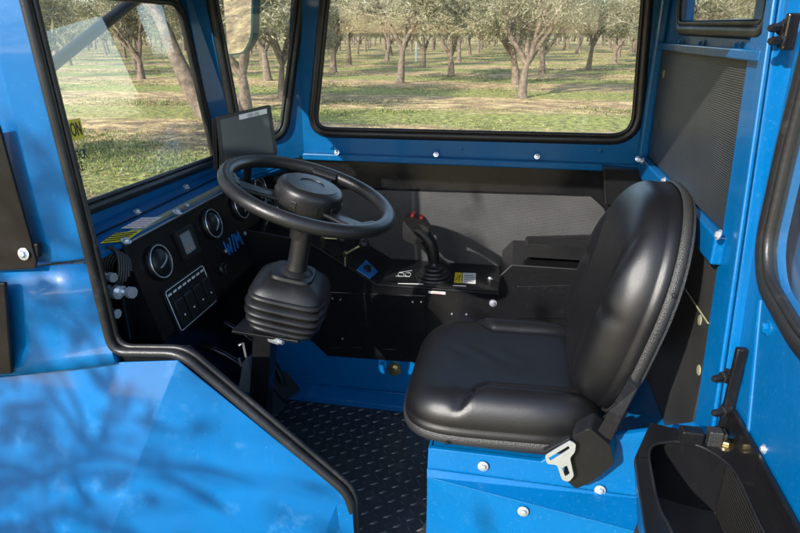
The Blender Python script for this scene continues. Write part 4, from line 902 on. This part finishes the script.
near = [(522, 98, 0, 0.4, .95, 'almond tree with a pale forked trunk, nearest in the big window'),
 (451, 76, 1, 2.0, .95, 'almond tree left of the nearest forked one in the big window'),
 (588, 70, 2, 1.0, 1.0, 'stocky almond tree right of the nearest forked one in the big window'),
 (618, 57, 1, 4.0, 1.1, 'almond tree standing beside the right edge of the big window'),
 (391, 56, 0, 3.3, 1.0, 'pale trunked almond tree left of the thin white stake'),
 (368, 49, 2, 5.0, .95, 'dark trunked almond tree near the left edge of the big window'),
 (478, 53, 2, .3, .95, 'small distant almond tree between the two front trees of the big window'),
 (246, 112, 1, 2.6, 1.0, 'dark thick almond trunk behind the side mirror in the corner window'),
 (281, 100, 2, 1.2, .85, 'slender pale almond tree at the right of the corner window'),
 (214, 118, 3, 0.1, 1.2, 'large almond tree leaning left, close behind the windscreen corner'),
 (70, 66, 0, 4.4, .9, 'almond tree behind the left side of the windscreen'),
 (125, 58, 2, 2.2, .9, 'almond tree behind the middle of the windscreen')]
pos = []
for x, y, k, rz, sc, lb in near:
    p = G(x, y); p.z = GZ; pos.append(p); tree(p, k, rz, sc, lb, 'orchard trees')
rn = random.Random(5)
cnt = 0
for j in range(17):
    for i in range(-27, 20):
        y = 23+j*6.0; x = i*4.8+rn.uniform(-.5, .5)+(j % 2)*.6; p = V((x, y+rn.uniform(-.5, .5), GZ)); q = x/y
        if q < -.98 or q > .62 or cnt > 285: continue
        if min((p-a).length for a in pos) < 4.2: continue
        pos.append(p); cnt += 1
        tree(p, rn.choice((0, 0, 1, 2, 2)), rn.uniform(0, 6.28), rn.uniform(.85, 1.15), 'almond tree standing in the distant orchard rows seen through the cab windows', 'orchard trees')
# unseen trees around the machine, most added for dappled light and ground shade
for k, (x, y, r, s_) in enumerate(((-3.3, -2.5, 1, 1.0), (-.4, -4.6, 4, 1.0), (-6.0, 1.0, 2.3, .9), (-7.6, 6.4, 1.3, 1.0), (-5.2, 3.3, 5.3, .95), (5.2, 3.0, 1.1, 1.0))):
    tree((x, y, GZ), (4, 4, 4, 2, 0, 0)[k], r, s_, ('unseen almond tree added behind the viewpoint on the left for dappled light', 'unseen almond tree added behind the viewpoint on the right for dappled light', 'unseen almond tree added beside the left flank of the tractor for dappled light', 'almond tree ahead of the tractor, added outside the frame on the left for ground shade', 'almond tree close to the tractor nose, added outside the frame on the left for ground shade', 'almond tree behind the rear of the tractor')[k], 'orchard trees')
# far mass of the orchard
fw = MB(); rn = random.Random(77)
for i in range(9000):
    y = rn.uniform(128, 150); x = rn.uniform(-1.05, .66)*y; z = GZ+rn.uniform(1.0, 5.6)**1.0; c = V((x, y, z)); L = rn.uniform(.25, .6); a = V((rn.gauss(0, 1), rn.gauss(0, 1), rn.gauss(0, 1))).normalized(); w_ = a.orthogonal().normalized()*L*.7
    fw.add([c-a*L, c+w_, c+a*L, c-w_], [(0, 1, 2, 3)])
for i in range(160):
    y = rn.uniform(126, 145); x = rn.uniform(-1.05, .66)*y; fw.tube([V((x, y, GZ)), V((x+rn.uniform(-.3, .3), y, GZ+2))], .2, 5, mi=1)
me = bpy.data.meshes.new('far_orchard'); me.from_pydata(fw.v, [], fw.f); me.materials.append(M['leaf']); me.materials.append(M['bark']); me.polygons.foreach_set('material_index', fw.m)
o = bpy.data.objects.new('far_orchard', me); col.objects.link(o); tag(o, 'far mass of orchard trees along the horizon', 'orchard', kind='stuff')
# stake
sp_ = G(416, 62); b = MB(); b.lathe([(.05, 0), (.05, 1.1), (.04, 1.12)], sp_, (0, 0, 1), 8); o = b.build('tree_stake', 'stake'); tag(o, 'thin white stake standing among the orchard trees', 'stake')
# grass: weed tufts in bands along the rows
g = MB(); rn = random.Random(9)
def band(y): return .5+.5*math.sin(y*.052*20-1.0)
c_ = 0
while c_ < 52000:
    y = 5+60*rn.random()**1.9; x = rn.uniform(-1.0, .62)*y
    dn = mnoise.noise(V((x*.22, y*.7, 3)))+.5*mnoise.noise(V((x*.9, y*1.7, 7)))+.45*(band(y)-.5)
    if dn < .22+rn.uniform(-.45, .25): continue
    hgt = rn.uniform(.012, .06)*(.7+max(0, dn)); c_ += 1
    for q in range(2):
        a = rn.uniform(0, 6.28); d_ = V((math.cos(a), math.sin(a), 0)); o = V((x, y, GZ-.01))+d_*rn.uniform(0, .08); s_ = V((-d_.y, d_.x, 0))*rn.uniform(.008, .02)*(.5+y/22)
        g.add([o-s_, o+s_, o+d_*hgt*.6+s_*.3+V((0, 0, hgt))], [(0, 1, 2)])
for i in range(45000):
    y = 5+55*rn.random()**1.8; x = rn.uniform(-1.0, .62)*y; a = rn.uniform(0, 6.28); d_ = V((math.cos(a), math.sin(a), rn.uniform(-.2, .5)))*rn.uniform(.015, .045)*(.6+y/30); s_ = V((-d_.y, d_.x, rn.uniform(-.01, .01)))*.4; o = V((x, y, GZ+.012+.05*mnoise.noise(V((x*.3, (y-0)*.3, 0)))))
    g.add([o-d_, o-s_, o+d_, o+s_], [(0, 1, 2, 3)], 1)
me = bpy.data.meshes.new('grass'); me.from_pydata(g.v, [], g.f); me.materials.append(M['grassm']); me.materials.append(M['litter']); me.polygons.foreach_set('material_index', g.m); o = bpy.data.objects.new('grass', me); col.objects.link(o); tag(o, 'green weeds growing in strips between the tree rows', 'grass', kind='stuff')
for o in bpy.data.objects:
    if '_o' in o: del o['_o']
S.render.engine = 'CYCLES'
S.cycles.max_bounces = 10; S.cycles.transparent_max_bounces = 24
